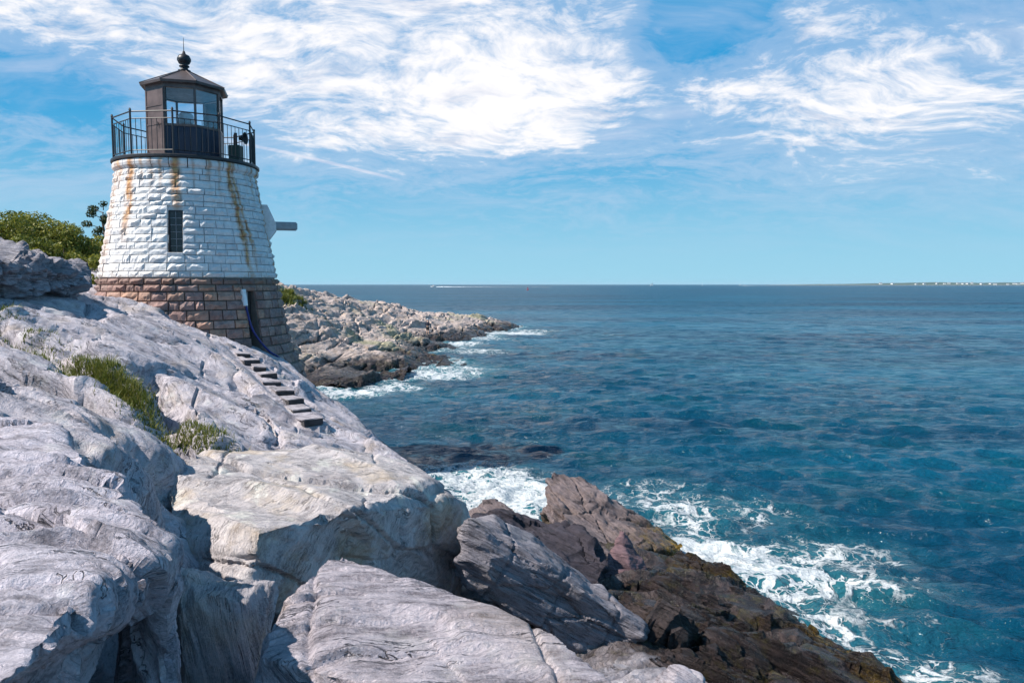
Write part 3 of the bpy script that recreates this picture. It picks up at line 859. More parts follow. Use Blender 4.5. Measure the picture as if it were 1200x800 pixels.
# ------------------------------------------------------------------ sea
def make_sea():
    aa = np.concatenate([np.linspace(R(-100), R(-38), 30, endpoint=False), np.linspace(R(-38), R(38), 350, endpoint=False), np.linspace(R(38), R(100), 30)])
    rr = np.concatenate([np.geomspace(7.5, 500, 640, endpoint=False), np.geomspace(500, 12000, 60)])
    A, RR = np.meshgrid(aa, rr)
    x = (RR * np.sin(A)).ravel(); y = (RR * np.cos(A)).ravel(); r = RR.ravel()
    na, nr = len(aa), len(rr)
    i = np.arange((na - 1) * (nr - 1)); row = i // (na - 1); c = i % (na - 1); b = row * na + c
    f = np.stack([b, b + 1, b + 1 + na, b + na], 1)
    z = np.zeros(len(x)); dx = np.zeros(len(x)); dy = np.zeros(len(x))
    rs = np.random.default_rng(5)
    q3 = np.column_stack([x, y, np.zeros(len(x))])
    near = r < 600
    gust = np.ones(len(x)); gust[near] = 0.75 + 0.7 * fbm(q3[near] * np.array((0.05, 0.03, 1)), 3)
    gust = np.clip(gust, 0.25, 1.5)
    spacing = np.maximum(r * 0.0055, 0.02)
    N = 64
    lam = np.geomspace(0.3, 9, N)
    for L in lam:
        th = R(253) + rs.normal() * R(24)
        k = 2 * math.pi / L
        am = 0.095 / k * (1.0 if L < 1.1 else (1.1 / L) ** 1.0)
        w = np.clip((L / spacing - 2.0) / 3.0, 0, 1) * np.clip(1.5 - r / 450, 0, 1)
        s = w > 0
        if not s.any(): continue
        ph = k * (x[s] * math.cos(th) + y[s] * math.sin(th)) + rs.uniform(0, 6.28)
        a = am * w[s] * gust[s]
        z[s] += a * np.sin(ph)
        dx[s] += 0.55 * a * math.cos(th) * np.cos(ph); dy[s] += 0.55 * a * math.sin(th) * np.cos(ph)
    # ---- foam field
    foam = np.zeros(len(x)); shal = np.zeros(len(x))
    nr_ = r < 200
    q2 = np.column_stack([x[nr_], y[nr_]])
    zt = ground_f(q2); zt[(r[nr_] > 42) | (q2[:, 1] < 1) | ((q2[:, 0] > -9.5) & (q2[:, 1] > 28.5)) | ((q2[:, 1] > 20) & (q2[:, 0] > 2))] = -5
    zh = head_f(q2); zh[(r[nr_] < 38) | (r[nr_] > 134) | (q2[:, 0] > 14) | (q2[:, 0] < -60)] = -5
    e = np.maximum(np.exp(-np.clip(-zt - 0.05, 0, 9) / 0.35), np.exp(-np.clip(-zh - 0.05, 0, 9) / 0.6))
    fo = 0.55 * e
    def patch(px, py, sx, sy, s, rot=0.0):
        c = gnd(px, py)
        d0 = q2 - c[:2]
        cr, sr = math.cos(rot), math.sin(rot)
        u = (d0[:, 0] * cr + d0[:, 1] * sr) / sx; w = (-d0[:, 0] * sr + d0[:, 1] * cr) / sy
        return s * np.exp(-(u * u + w * w))
    P = [(600, 582, 2.3, 3.0, 1.05), (550, 562, 3.2, 2.6, 0.8), (620, 575, 1.2, 1.8, 0.8), (790, 600, 2.2, 3.2, 0.62, 0.4), (835, 655, 2.2, 1.9, 1.05, -0.5), (880, 668, 2.2, 1.6, 0.85, -0.5), (760, 580, 3.2, 2.6, 0.52),
         (920, 685, 2.8, 2.1, 0.72), (960, 650, 3.2, 1.9, 0.58), (1010, 690, 2.6, 1.5, 0.56), (930, 735, 2.4, 1.4, 0.64), (990, 772, 2.2, 1.1, 0.62), (1085, 788, 2.0, 0.9, 0.6), (860, 600, 3.4, 3.2, 0.50), (1060, 740, 2.2, 1.2, 0.42), (820, 625, 1.2, 1.8, 0.55),
         (700, 565, 2.4, 2.2, 0.25), (400, 462, 3.5, 2.0, 0.9), (460, 455, 2.5, 2.5, 0.8), (500, 440, 4, 3.5, 0.9), (535, 434, 5, 3.0, 0.6), (560, 412, 5, 4, 0.6), (545, 403, 3, 3, 0.8), (600, 391, 5, 4, 1.0), (625, 388, 6, 4, 0.6), (570, 397, 5, 4, 0.6),
         (500, 465, 4, 3, 0.35), (560, 430, 6, 3, 0.35), (520, 500, 4, 3, 0.2), (715, 392, 5, 3, 0.42), (540, 545, 2.5, 2.5, 0.35), (590, 545, 3, 2.2, 0.3)]
    for a in P: fo = np.maximum(fo, patch(*a))
    far_n = fbm(np.column_stack([q2 * np.array((0.11, 0.06)), np.zeros(len(q2))]) + 3, 4)
    fo = np.maximum(fo, 0.18 * sstep(far_n, 0.35, 0.7))
    foam[nr_] = fo
    shal[nr_] = np.clip(np.maximum(e * 0.8, fo), 0, 1)
    z[nr_] += 0.34 * fo * fbm(np.column_stack([q2 * 1.1, np.zeros(len(q2))]), 5) + 0.08 * fo
    me = np_mesh('sea', np.column_stack([x + dx, y + dy, z]), f)
    at_ = me.attributes.new('foam', 'FLOAT', 'POINT'); at_.data.foreach_set('value', foam.astype(np.float32))
    at_ = me.attributes.new('shallow', 'FLOAT', 'POINT'); at_.data.foreach_set('value', shal.astype(np.float32))
    m, g, b = new_mat('sea water')
    pos = g.node('ShaderNodeNewGeometry').outputs['Position']
    fa = g.node('ShaderNodeAttribute', attribute_name='foam').outputs['Fac']
    sa = g.node('ShaderNodeAttribute', attribute_name='shallow').outputs['Fac']
    p2 = g.mapping(pos, scale=(1, 1, 0))
    band = g.noise(g.mapping(p2, rot=(0, 0, R(12)), scale=(0.010, 0.035, 1)), 1.0, 4, 0.6)
    deep = g.mix(g.ss(band, 0.38, 0.64), (0.001, 0.028, 0.062), (0.002, 0.078, 0.138))
    teal = g.ss(g.noise(p2, 0.22, 4, 0.6), 0.45, 0.70)
    deep = g.mix(g.m('MULTIPLY', teal, 0.5), deep, (0.001, 0.054, 0.072))
    col = g.mix(g.m('MULTIPLY', g.ss(sa, 0.15, 1.0), 0.6), deep, (0.05, 0.24, 0.28))
    # lacy foam
    wv = g.vm('ADD', p2, g.vm('SCALE', g.vm('SUBTRACT', g.noise(p2, 1.1, 4, 0.6, color=True), (0.5, 0.5, 0.5)), 1.3))
    web = g.m('MINIMUM', g.voro(wv, 1.15), g.m('MULTIPLY', g.voro(g.vm('ADD', wv, (3.3, 1.1, 0)), 2.9), 1.3))
    web = g.m('MULTIPLY', g.ss(web, 0.0, 0.22, 1.0, 0.0), 1.0)
    tur = g.noise(wv, 1.6, 8, 0.68)
    fx = g.m('ADD', g.m('MULTIPLY', web, 0.36), g.m('MULTIPLY', tur, 0.70))
    thr = g.m('MULTIPLY_ADD', fa, -0.80, 1.00)
    ff = g.ss(g.m('SUBTRACT', fx, thr), 0.0, 0.16)
    ff = g.m('MULTIPLY', ff, g.ss(fa, 0.06, 0.2))
    ff = g.m('MULTIPLY', ff, g.ss(g.noise(p2, 7.0, 5, 0.7), 0.25, 0.62, 0.55, 1.0))
    col = g.mix(ff, col, (0.60, 0.63, 0.65))
    g.l.new(col, b.inputs['Base Color'])
    far = g.ss(g.vm('LENGTH', p2), 25.0, 260.0, 0.10, 0.38)          # wavelets too small to model out there
    g.put(b.inputs['Roughness'], g.m('ADD', far, g.m('MULTIPLY', ff, 0.4)))
    b.inputs['IOR'].default_value = 1.33
    g.put(b.inputs['Specular IOR Level'], 0.5)
    h1 = g.noise(g.mapping(p2, rot=(0, 0, R(20)), scale=(0.55, 1.0, 1)), 0.45, 6, 0.62)
    h2 = g.noise(g.mapping(p2, rot=(0, 0, R(8)), scale=(0.6, 1.0, 1)), 2.6, 5, 0.6)
    h3 = g.noise(g.mapping(p2, rot=(0, 0, R(30)), scale=(0.7, 1.0, 1)), 9.0, 4, 0.6)
    h = g.m('ADD', g.m('MULTIPLY', h1, 0.36), g.m('ADD', g.m('MULTIPLY', h2, 0.28), g.m('MULTIPLY', h3, 0.05)))
    h = g.m('ADD', h, g.m('MULTIPLY', ff, 0.05))
    bn = g.bump(h, 0.9, 1.0)
    c1 = g.noise(g.mapping(p2, rot=(0, 0, R(14)), scale=(0.45, 1.0, 1)), 1.3, 3, 0.6, color=True)
    c2 = g.noise(g.mapping(p2, rot=(0, 0, R(-9)), scale=(0.5, 1.0, 1)), 4.5, 3, 0.6, color=True)
    sl_ = g.vm('ADD', g.vm('MULTIPLY', g.vm('SUBTRACT', c1, (0.5, 0.5, 0.5)), (1.0, 2.1, 0.0)), g.vm('MULTIPLY', g.vm('SUBTRACT', c2, (0.5, 0.5, 0.5)), (0.8, 1.4, 0.0)))
    c3 = g.noise(g.mapping(p2, rot=(0, 0, R(5)), scale=(0.5, 1.0, 1)), 13.0, 2, 0.5, color=True)
    sl_ = g.vm('ADD', sl_, g.vm('MULTIPLY', g.vm('SUBTRACT', c3, (0.5, 0.5, 0.5)), (0.6, 1.1, 0.0)))
    g.l.new(g.vm('NORMALIZE', g.vm('ADD', bn, sl_)), b.inputs['Normal'])
    o = link('sea', me, m)
    tag(o, 'teal blue sea with choppy waves and white surf', None, None, 'structure')
    return o


sea = make_sea()

# ------------------------------------------------------------------ lighthouse
PROF = [(9.57, 2.02), (6.38, 2.59), (4.3, 2.96), (3.4, 3.40), (2.3, 3.45)]


def rad(z):
    for (z1, r1), (z0, r0) in zip(PROF[:-1], PROF[1:]):
        if z >= z0: return r0 + (r1 - r0) * (z - z0) / (z1 - z0)
    return PROF[-1][1]


def tower_local(g):
    pos = g.node('ShaderNodeNewGeometry').outputs['Position']
    rel = g.vm('SUBTRACT', pos, (TX, TY, 0))
    lx = g.vm('DOT_PRODUCT', rel, (TRt[0], TRt[1], 0))
    ly = g.vm('DOT_PRODUCT', rel, (-TF[0], -TF[1], 0))
    phi = g.m('MULTIPLY', g.m('ARCTAN2', lx, ly), 180 / math.pi)
    return pos, phi, g.sep(pos)[2]


def white_stone_mat():
    m, g, b = new_mat('white painted stone')
    pos, phi, z = tower_local(g)
    n = g.noise(pos, 5.0, 6, 0.65); nf = g.noise(pos, 40, 4, 0.7)
    col = g.mix(g.ss(n, 0.3, 0.72), (0.66, 0.66, 0.67), (0.86, 0.85, 0.84))
    col = g.mix(g.ss(nf, 0.58, 0.75), col, (0.60, 0.58, 0.56))
    oi = g.node('ShaderNodeObjectInfo').outputs['Random']
    col = g.mix(1.0, col, g.ramp(oi, [(0.0, (0.80, 0.80, 0.81)), (0.5, (0.95, 0.95, 0.95)), (1.0, (1.0, 0.99, 0.97))]), 'MULTIPLY')
    wob = g.m('MULTIPLY', g.m('SUBTRACT', g.noise(pos, 1.6, 4, 0.6), 0.5), 9.0)
    rust = None
    for (p0, wd, z0, s, dr) in [(-47, 5.5, 7.7, 1.0, 0), (-9, 4.8, 8.3, 1.0, 0), (33, 3.6, 6.3, 1.0, 2.6), (37, 2.6, 6.9, 0.9, 3.6), (74, 4.5, 6.2, 1.0, 1.2), (-70, 9, 6.6, 0.5, 0), (-62, 5, 9.2, 0.9, 0), (15, 2.5, 9.3, 0.8, 0), (-36, 2.5, 9.35, 0.8, 0), (24, 2, 9.0, 0.7, 0), (60, 3, 9.0, 0.8, 0), (-20, 2.2, 9.1, 0.7, 0), (4, 1.8, 9.1, 0.5, 0), (-28, 3, 9.2, 0.6, 0), (52, 2, 9.2, 0.5, 0), (-83, 9, 6.4, 0.4, 0)]:
        c = g.m('ADD', phi, wob)
        if dr: c = g.m('SUBTRACT', c, g.m('MULTIPLY', g.m('SUBTRACT', 9.6, z), dr))
        d = g.m('ABSOLUTE', g.m('SUBTRACT', c, p0))
        k = g.m('MULTIPLY', g.ss(d, wd * 0.1, wd * 1.15, 1.0, 0.0), g.ss(z, z0 - 0.7, z0 + 0.8, 0.0, 1.0))
        k = g.m('MULTIPLY', k, s)
        rust = k if rust is None else g.m('MAXIMUM', rust, k)
    rust = g.m('MULTIPLY', rust, g.ss(g.noise(g.mapping(pos, scale=(1, 1, 0.5)), 4.5, 6, 0.7), 0.26, 0.54))
    rc = g.mix(g.ss(g.noise(pos, 8, 4, 0.6), 0.35, 0.65), (0.33, 0.13, 0.03), (0.62, 0.33, 0.12))
    col = g.mix(g.m('MULTIPLY', rust, 0.95), col, rc)
    dirty = g.m('MULTIPLY', g.ss(z, 6.35, 6.75, 1.0, 0.0), g.ss(n, 0.42, 0.6))
    col = g.mix(g.m('MULTIPLY', dirty, 0.4), col, (0.45, 0.33, 0.22))
    g.l.new(col, b.inputs['Base Color'])
    b.inputs['Roughness'].default_value = 0.7
    g.l.new(g.bump(g.m('ADD', g.m('MULTIPLY', g.noise(pos, 12, 6, 0.65), 0.03), g.m('MULTIPLY', nf, 0.004)), 0.6, 1.0), b.inputs['Normal'])
    return m


def granite_mat():
    m, g, b = new_mat('brown granite blocks')
    pos, phi, z = tower_local(g)
    oi = g.node('ShaderNodeObjectInfo').outputs['Random']
    n = g.noise(pos, 6.0, 6, 0.65); nf = g.noise(pos, 45, 4, 0.7)
    col = g.ramp(oi, [(0.0, (0.20, 0.128, 0.118)), (0.35, (0.33, 0.205, 0.18)), (0.6, (0.25, 0.18, 0.175)), (0.85, (0.40, 0.245, 0.18)), (1.0, (0.34, 0.25, 0.235))])
    col = g.mix(g.ss(n, 0.3, 0.7), g.mix(1.0, col, (0.72, 0.70, 0.70), 'MULTIPLY'), g.mix(1.0, col, (1.3, 1.25, 1.2), 'MULTIPLY'))
    col = g.mix(g.ss(nf, 0.56, 0.72), col, (0.40, 0.33, 0.28))
    st = g.m('MULTIPLY', g.ss(z, 6.05, 6.36), g.ss(n, 0.35, 0.6))
    col = g.mix(g.m('MULTIPLY', st, 0.6), col, (0.09, 0.055, 0.03))
    g.l.new(col, b.inputs['Base Color'])
    b.inputs['Roughness'].default_value = 0.8
    g.l.new(g.bump(g.m('ADD', g.m('MULTIPLY', g.noise(pos, 12, 6, 0.65), 0.03), g.m('MULTIPLY', nf, 0.004)), 0.7, 1.0), b.inputs['Normal'])
    return m


M_white = white_stone_mat()
M_gran = granite_mat()
M_mortar = plain('grey brown mortar', (0.20, 0.17, 0.15), 0.9)
M_iron = plain('black painted iron', (0.018, 0.018, 0.022), 0.45)
M_lantern = plain('dark brown metal', (0.15, 0.105, 0.095), 0.42, 0.35, 0.25, 3)
M_roof = plain('dull brown copper roof', (0.12, 0.095, 0.092), 0.45, 0.4, 0.25, 2.5)
M_navy = plain('dark blue panel', (0.016, 0.022, 0.05), 0.4)
M_ceil = plain('pale ceiling paint', (0.75, 0.78, 0.80), 0.6)
M_lens = plain('white lamp housing', (0.75, 0.77, 0.78), 0.3)
M_grey = plain('weathered grey concrete', (0.33, 0.35, 0.37), 0.8)
M_darkglass = plain('dark window glass', (0.012, 0.018, 0.028), 0.08)


def glass_mat():
    m, g, b = new_mat('clear lantern glass')
    out = m.node_tree.nodes['Material Output']
    tr = g.node('ShaderNodeBsdfTransparent'); tr.inputs[0].default_value = (0.95, 0.98, 1.0, 1)
    gl = g.node('ShaderNodeBsdfGlossy'); gl.inputs['Roughness'].default_value = 0.02
    lw = g.node('ShaderNodeFresnel'); lw.inputs['IOR'].default_value = 1.5
    mx = g.node('ShaderNodeMixShader')
    g.l.new(lw.outputs[0], mx.inputs[0]); g.l.new(tr.outputs[0], mx.inputs[1]); g.l.new(gl.outputs[0], mx.inputs[2])
    g.l.new(mx.outputs[0], out.inputs['Surface'])
    return m


M_glass = glass_mat()

lh = empty('lighthouse', (TX, TY, 2.8), math.atan2(-TX, TY))
tag(lh, 'short round stone lighthouse, white above and brown granite below, on the rocks', 'lighthouse')
ZB = 2.8                                       # local z = world z - ZB
WIN = (-9.5, 7.08, 8.33, 0.40)                  # bearing, sill, head, width
SLOT = (37.0, 4.2, 6.02, 0.42)


def core_wall():
    bm = BM()
    prof = [(rad(z) - 0.06, z - ZB) for z in (2.3, 3.4, 4.3, 6.38, 9.6)]
    bm.lathe(prof, 72)
    bm.cap(bm.rings[0], True); bm.cap(bm.rings[-1])
    o = bm.build('core_wall', M_mortar, lh)
    # the upper, painted part of the joints
    o.data.materials.append(M_white)
    for p in o.data.polygons:
        if p.center.z + ZB > 6.38: p.material_index = 1
    for (ph, z0, z1, w) in (WIN, SLOT):
        cb = BM()
        rr = rad((z0 + z1) / 2)
        cb.box((0, -rr, (z0 + z1) / 2 - ZB), (w, 1.3, z1 - z0))
        c = cb.build('cut', None)
        c.rotation_euler = (0, 0, R(ph))
        c.parent = lh
        md = o.modifiers.new('b', 'BOOLEAN'); md.object = c; md.operation = 'DIFFERENCE'; md.solver = 'EXACT'
        bpy.context.view_layer.update()
        dg = bpy.context.evaluated_depsgraph_get()
        nm = bpy.data.meshes.new_from_object(o.evaluated_get(dg))
        o.modifiers.clear()
        o.data = nm
        bpy.data.objects.remove(c)
    o.data.name = 'core_wall'


core_wall()


def stone_mesh(seed, relief, name):
    """unit rock-faced block: x -.5...5, z -.5...5, face towards -y"""
    rd = random.Random(seed)
    nx, nz = 4, 2
    b = bmesh.new()
    grid = []
    for j in range(nz + 1):
        row = []
        for i in range(nx + 1):
            x = -0.5 + i / nx; z = -0.5 + j / nz
            edge = i in (0, nx) or j in (0, nz)
            y = (0.0 if edge else -relief * rd.uniform(0.45, 1.15))
            if edge: y -= rd.uniform(0, relief * 0.3)
            jx = 0 if i in (0, nx) else rd.uniform(-0.07, 0.07); jz = 0 if j in (0, nz) else rd.uniform(-0.16, 0.16)
            row.append(b.verts.new((x + jx, y, z + jz)))
        grid.append(row)
    for j in range(nz):
        for i in range(nx):
            b.faces.new((grid[j][i], grid[j][i + 1], grid[j + 1][i + 1], grid[j + 1][i]))
    rim = grid[0][:] + [grid[j][nx] for j in range(1, nz + 1)] + grid[nz][nx - 1::-1] + [grid[j][0] for j in range(nz - 1, 0, -1)]
    back = [b.verts.new((v.co.x, 0.09, v.co.z)) for v in rim]
    for k in range(len(rim)):
        k2 = (k + 1) % len(rim)
        b.faces.new((rim[k2], rim[k], back[k], back[k2]))
    bmesh.ops.recalc_face_normals(b, faces=b.faces)
    me = bpy.data.meshes.new(name)
    b.to_mesh(me); b.free()
    return me


WS = [stone_mesh(100 + k, 0.050, 'white_stone') for k in range(12)]
GS = [stone_mesh(200 + k, 0.075, 'granite_block') for k in range(12)]
for me in WS: me.materials.append(M_white)
for me in GS: me.materials.append(M_gran)


def lay_courses(zlist, kinds, meshes, name, wmin, wmax, gap, tilt_f, front=96):
    rest = []
    rd = random.Random(5 if name == 'white_stone' else 6)
    for ci, (z0, z1) in enumerate(zlist):
        zc = (z0 + z1) / 2; r = rad(zc)
        arcs = [(-180.0, 180.0)]
        for (ph, a, b_, w) in (WIN, SLOT):
            if z1 > a + 0.03 and z0 < b_ - 0.03:
                hw = math.degrees(w / 2 / r)
                new = []
                for (s, e) in arcs:
                    if s < ph < e: new += [(s, ph - hw), (ph + hw, e)]
                    else: new.append((s, e))
                arcs = new
        off = rd.uniform(0, 20) if len(arcs) == 1 else 0
        for (s, e) in arcs:
            tot = R(e - s) * r; ws = []
            while sum(ws) < tot - wmin: ws.append(rd.uniform(wmin, wmax))
            k = tot / sum(ws); a = s + off
            for w in ws:
                w *= k
                da = math.degrees(w / r); ac = a + da / 2; a += da
                ac = (ac + 180) % 360 - 180
                sc = (w - gap, 1.0 + rd.uniform(-0.45, 0.6), (z1 - z0) - gap)
                M = Matrix.Rotation(R(ac), 4, 'Z') @ Matrix.Translation((0, -r + rd.uniform(-0.022, 0.012), zc - ZB)) @ Matrix.Rotation(-tilt_f(zc), 4, 'X') @ Matrix.Diagonal((*sc, 1))
                me = rd.choice(meshes)
                if abs(ac) < front:
                    o = bpy.data.objects.new(name, me)
                    COL.objects.link(o); o.parent = lh
                    o.matrix_local = M
                else:
                    rest.append((me, M))
    bm = bmesh.new()
    for me, M in rest:
        t = me.copy(); t.transform(M); bm.from_mesh(t); bpy.data.meshes.remove(t)
    me = bpy.data.meshes.new(name + '_course'); bm.to_mesh(me); bm.free()
    o = link(name, me, meshes[0].materials[0], lh)
    o['kind'] = 'stuff'


def tilt(z):
    return math.atan2(rad(z - 0.05) - rad(z + 0.05), 0.1)


zs = []; zc = 6.40
rd0 = random.Random(3)
hs = [0.2 * rd0.choice((0.78, 0.92, 1.0, 1.1, 1.25)) for _ in range(16)]
sc = (9.57 - 6.40) / sum(hs)
for h in hs:
    zs.append((zc, zc + h * sc)); zc += h * sc
lay_courses(zs, None, WS, 'white_stone', 0.22, 0.62, 0.015, tilt)
zs = []; zc = 6.38
for h in (0.19, 0.20, 0.27, 0.27, 0.30, 0.25, 0.30, 0.28, 0.30, 0.32, 0.34, 0.34, 0.34):
    if zc - h < 2.2: break
    zs.append((zc - h, zc)); zc -= h
lay_courses(zs, None, GS, 'granite_block', 0.24, 0.62, 0.032, tilt)

# cornice stones
NCOR = 26
for k in range(NCOR):
    a0 = 2 * math.pi * k / NCOR + 0.006; a1 = 2 * math.pi * (k + 1) / NCOR - 0.006
    bm = BM()
    bm.lathe([(1.80, 6.775), (2.03, 6.775), (2.05, 6.82), (2.11, 6.87), (2.125, 6.95), (2.10, 7.03), (2.07, 7.05), (1.80, 7.05)], 3, a0, a1)
    rg = bm.rings
    bm.b.faces.new([r[0] for r in rg]); bm.b.faces.new([r[-1] for r in rg][::-1])
    bm.build('cornice_stone', M_white, lh, smooth=False)
# gallery deck
bm = BM(); bm.lathe([(0.0, 7.055), (2.13, 7.055), (2.15, 7.07), (2.15, 7.13), (2.13, 7.15), (0.0, 7.15)], 60)
deck = bm.build('gallery_deck', M_iron, lh)
DZ = 7.15

# railing
NP = 10
RAILS = []
RR_ = 2.06
post_phi = [-10 + 36 * k for k in range(NP)]
def lp(phi, r, z): return Vector((r * math.sin(R(phi)), -r * math.cos(R(phi)), z))
for k in range(NP):
    p, p2 = post_phi[k], post_phi[k] + 36
    for zz, rr in ((1.22, 0.020), (1.02, 0.015), (0.58, 0.012), (0.12, 0.015)):
        if zz == 0.58: continue
        RAILS.append((p, p2, zz, rr))
railing = empty('railing', (0, 0, 0)); railing.parent = lh
for p, p2, zz, rr in RAILS:
    b_ = BM(); b_.tube(lp(p, RR_, DZ + zz), lp(p2, RR_, DZ + zz), rr, n=6); b_.build('rail', M_iron, railing)
pb = BM(); pb.tube((0, 0, 0), (0, 0, 1.27), 0.028, n=8); pb.tube((0, 0, 1.26), (0, 0, 1.32), 0.04, 0.02, n=8)
post = pb.build('rail_post', M_iron, railing)
bb = BM(); bb.tube((0, 0, 0.12), (0, 0, 1.02), 0.010, n=5)
bal = bb.build('baluster', M_iron, railing)
first = [True, True]
for k in range(NP):
    o = post if first[0] else post.copy()
    if not first[0]: COL.objects.link(o); o.parent = railing
    first[0] = False
    o.location = lp(post_phi[k], RR_, DZ)
    A, B = lp(post_phi[k], RR_, DZ), lp(post_phi[k] + 36, RR_, DZ)
    for j in range(1, 8):
        o = bal if first[1] else bal.copy()
        if not first[1]: COL.objects.link(o); o.parent = railing
        first[1] = False
        o.location = A.lerp(B, j / 8)

# lantern: octagon with vertices at -31 + 45 k degrees
LV = [-31 + 45 * k for k in range(8)]
RL = 1.11
SILL = 10.97 - ZB; HEAD = 12.08 - ZB
bm = BM()
pts = [lp(a, RL, DZ) for a in LV] + [lp(a, RL, SILL) for a in LV] + [lp(a, RL - 0.06, DZ) for a in LV] + [lp(a, RL - 0.06, SILL) for a in LV]
fs = []
for k in range(8):
    k2 = (k + 1) % 8
    fs += [(k, k2, 8 + k2, 8 + k), (16 + k2, 16 + k, 24 + k, 24 + k2), (8 + k, 8 + k2, 24 + k2, 24 + k), (k2, k, 16 + k, 16 + k2)]
bm.poly(pts, fs)
lantern = bm.build('lantern', M_navy, lh)
# base curb and sill band
def oct_ring(z0, z1, r0, r1, name, mat, par):
    b_ = BM()
    P = [lp(a, r1, z0) for a in LV] + [lp(a, r1, z1) for a in LV] + [lp(a, r0, z0) for a in LV] + [lp(a, r0, z1) for a in LV]
    b_.poly(P, fs)
    return b_.build(name, mat, par)
oct_ring(DZ + 0.002, DZ + 0.14, RL - 0.08, RL + 0.035, 'curb', M_lantern, lantern)
oct_ring(SILL - 0.03, SILL + 0.04, RL - 0.09, RL + 0.03, 'sill_band', M_lantern, lantern)
oct_ring(HEAD, HEAD + 0.14, RL - 0.09, RL + 0.03, 'head_band', M_lantern, lantern)
# mullions at corners, panes between, one metal facet on the left
mb = BM(); mb.box((0, 0, (HEAD - SILL) / 2), (0.06, 0.07, HEAD - SILL))
mull = mb.build('mullion', M_lantern, lantern)
for k, a in enumerate(LV):
    o = mull if k == 0 else mull.copy()
    if k: COL.objects.link(o); o.parent = lantern
    o.location = lp(a, RL - 0.02, SILL); o.rotation_euler = (0, 0, R(a))
pane0 = None
fw = 2 * RL * math.sin(R(22.5))
for k, a in enumerate(LV):
    mid = a + 22.5
    ap = RL * math.cos(R(22.5))
    if k == 7:                                  # facet to the left of the big panes: sheet metal
        b_ = BM()
        b_.box((0, 0, 0), (fw + 0.02, 0.03, HEAD - DZ - 0.01), bevel=0.008)
        for s in (-1, 1): b_.box((s * (fw / 2 - 0.03), -0.02, 0), (0.05, 0.02, HEAD - DZ - 0.1))
        for zz in (0.0, 0.55): b_.box((0, -0.02, zz), (fw - 0.1, 0.02, 0.04))
        o = b_.build('metal_door', M_lantern, lantern)
        o.location = lp(mid, ap + 0.03, (DZ + HEAD) / 2); o.rotation_euler = (0, 0, R(mid))
        o['label'] = 'brown sheet metal door panel on the left facet'
        hb = BM(); hb.tube((0.18, -0.05, -0.1), (0.18, -0.05, 0.05), 0.012)
        h_ = hb.build('door_handle', M_iron, o)
        continue
    if pane0 is None:
        b_ = BM(); b_.box((0, 0, 0), (fw - 0.06, 0.012, HEAD - SILL - 0.06))
        pane0 = b_.build('window_pane', M_glass, lantern); o = pane0
    else:
        o = pane0.copy(); COL.objects.link(o); o.parent = lantern
    o.location = lp(mid, ap - 0.02, (SILL + HEAD) / 2 + 0.01); o.rotation_euler = (0, 0, R(mid))
# vertical boards of the lower wall
vb = BM(); vb.box((0, 0, 0), (0.165, 0.02, SILL - DZ - 0.2), bevel=0.006)
board0 = None
for k, a in enumerate(LV):
    if k == 7: continue
    mid = a + 22.5; ap = RL * math.cos(R(22.5))
    for j in range(5):
        if board0 is None: board0 = vb.build('wall_board', M_navy, lantern); o = board0
        else: o = board0.copy(); COL.objects.link(o); o.parent = lantern
        q_ = lp(mid, ap + 0.012, (SILL + DZ) / 2 + 0.06); t_ = Vector((math.cos(R(mid)), math.sin(R(mid)), 0)) * ((j - 2) * 0.174)
        o.location = q_ + t_; o.rotation_euler = (0, 0, R(mid))
# ceiling inside and lamp
bm = BM(); bm.poly([lp(a, RL - 0.1, HEAD + 0.02) for a in LV], [tuple(range(8))])
cz = bm.build('ceiling', M_ceil, lantern)
bm = BM(); bm.tube((0, 0, DZ), (0, 0, SILL + 0.12), 0.10, n=12); bm.tube((0, 0, SILL + 0.12), (0, 0, SILL + 0.2), 0.24, 0.2, n=16)
lamp = bm.build('beacon_lamp', M_iron, lantern)
bm = BM(); bm.lathe([(0.0, 0), (0.19, 0), (0.23, 0.08), (0.24, 0.2), (0.22, 0.32), (0.12, 0.40), (0.0, 0.42)], 20, c=(0, 0, SILL + 0.2))
bm.build('lens', M_lens, lantern, smooth=True)
# roof: eight metal faces
EV = HEAD + 0.12; AP = 12.82 - ZB
bm = BM()
P = [lp(a, 1.29, EV) for a in LV] + [lp(a, 1.31, EV + 0.07) for a in LV] + [lp(a, 0.15, AP) for a in LV]
ff_ = []
for k in range(8):
    k2 = (k + 1) % 8
    ff_ += [(k, k2, 8 + k2, 8 + k), (8 + k, 8 + k2, 16 + k2, 16 + k)]
ff_ += [tuple(range(7, -1, -1)), tuple(range(16, 24))]
bm.poly(P, ff_)
roof = bm.build('roof', M_roof, lh)
sb = BM()
for a in LV: sb.tube(lp(a, 1.31, EV + 0.075), lp(a, 0.15, AP + 0.005), 0.018, n=6)
sb.build('roof_seam', M_roof, roof)
bm = BM(); bm.lathe([(0.0, -0.02), (0.17, -0.02), (0.19, 0.03), (0.12, 0.06), (0.10, 0.12), (0.15, 0.14), (0.15, 0.17), (0.09, 0.19), (0.16, 0.24), (0.205, 0.33), (0.205, 0.39), (0.16, 0.48), (0.06, 0.53), (0.03, 0.62), (0.0, 0.64)], 24, c=(0, 0, AP))
bm.build('ventilator_ball', M_iron, roof, smooth=True)
bm = BM(); bm.tube((0, 0, AP + 0.6), (0, 0, 13.85 - ZB), 0.012, 0.006, n=6)
bm.build('lightning_rod', M_iron, roof)

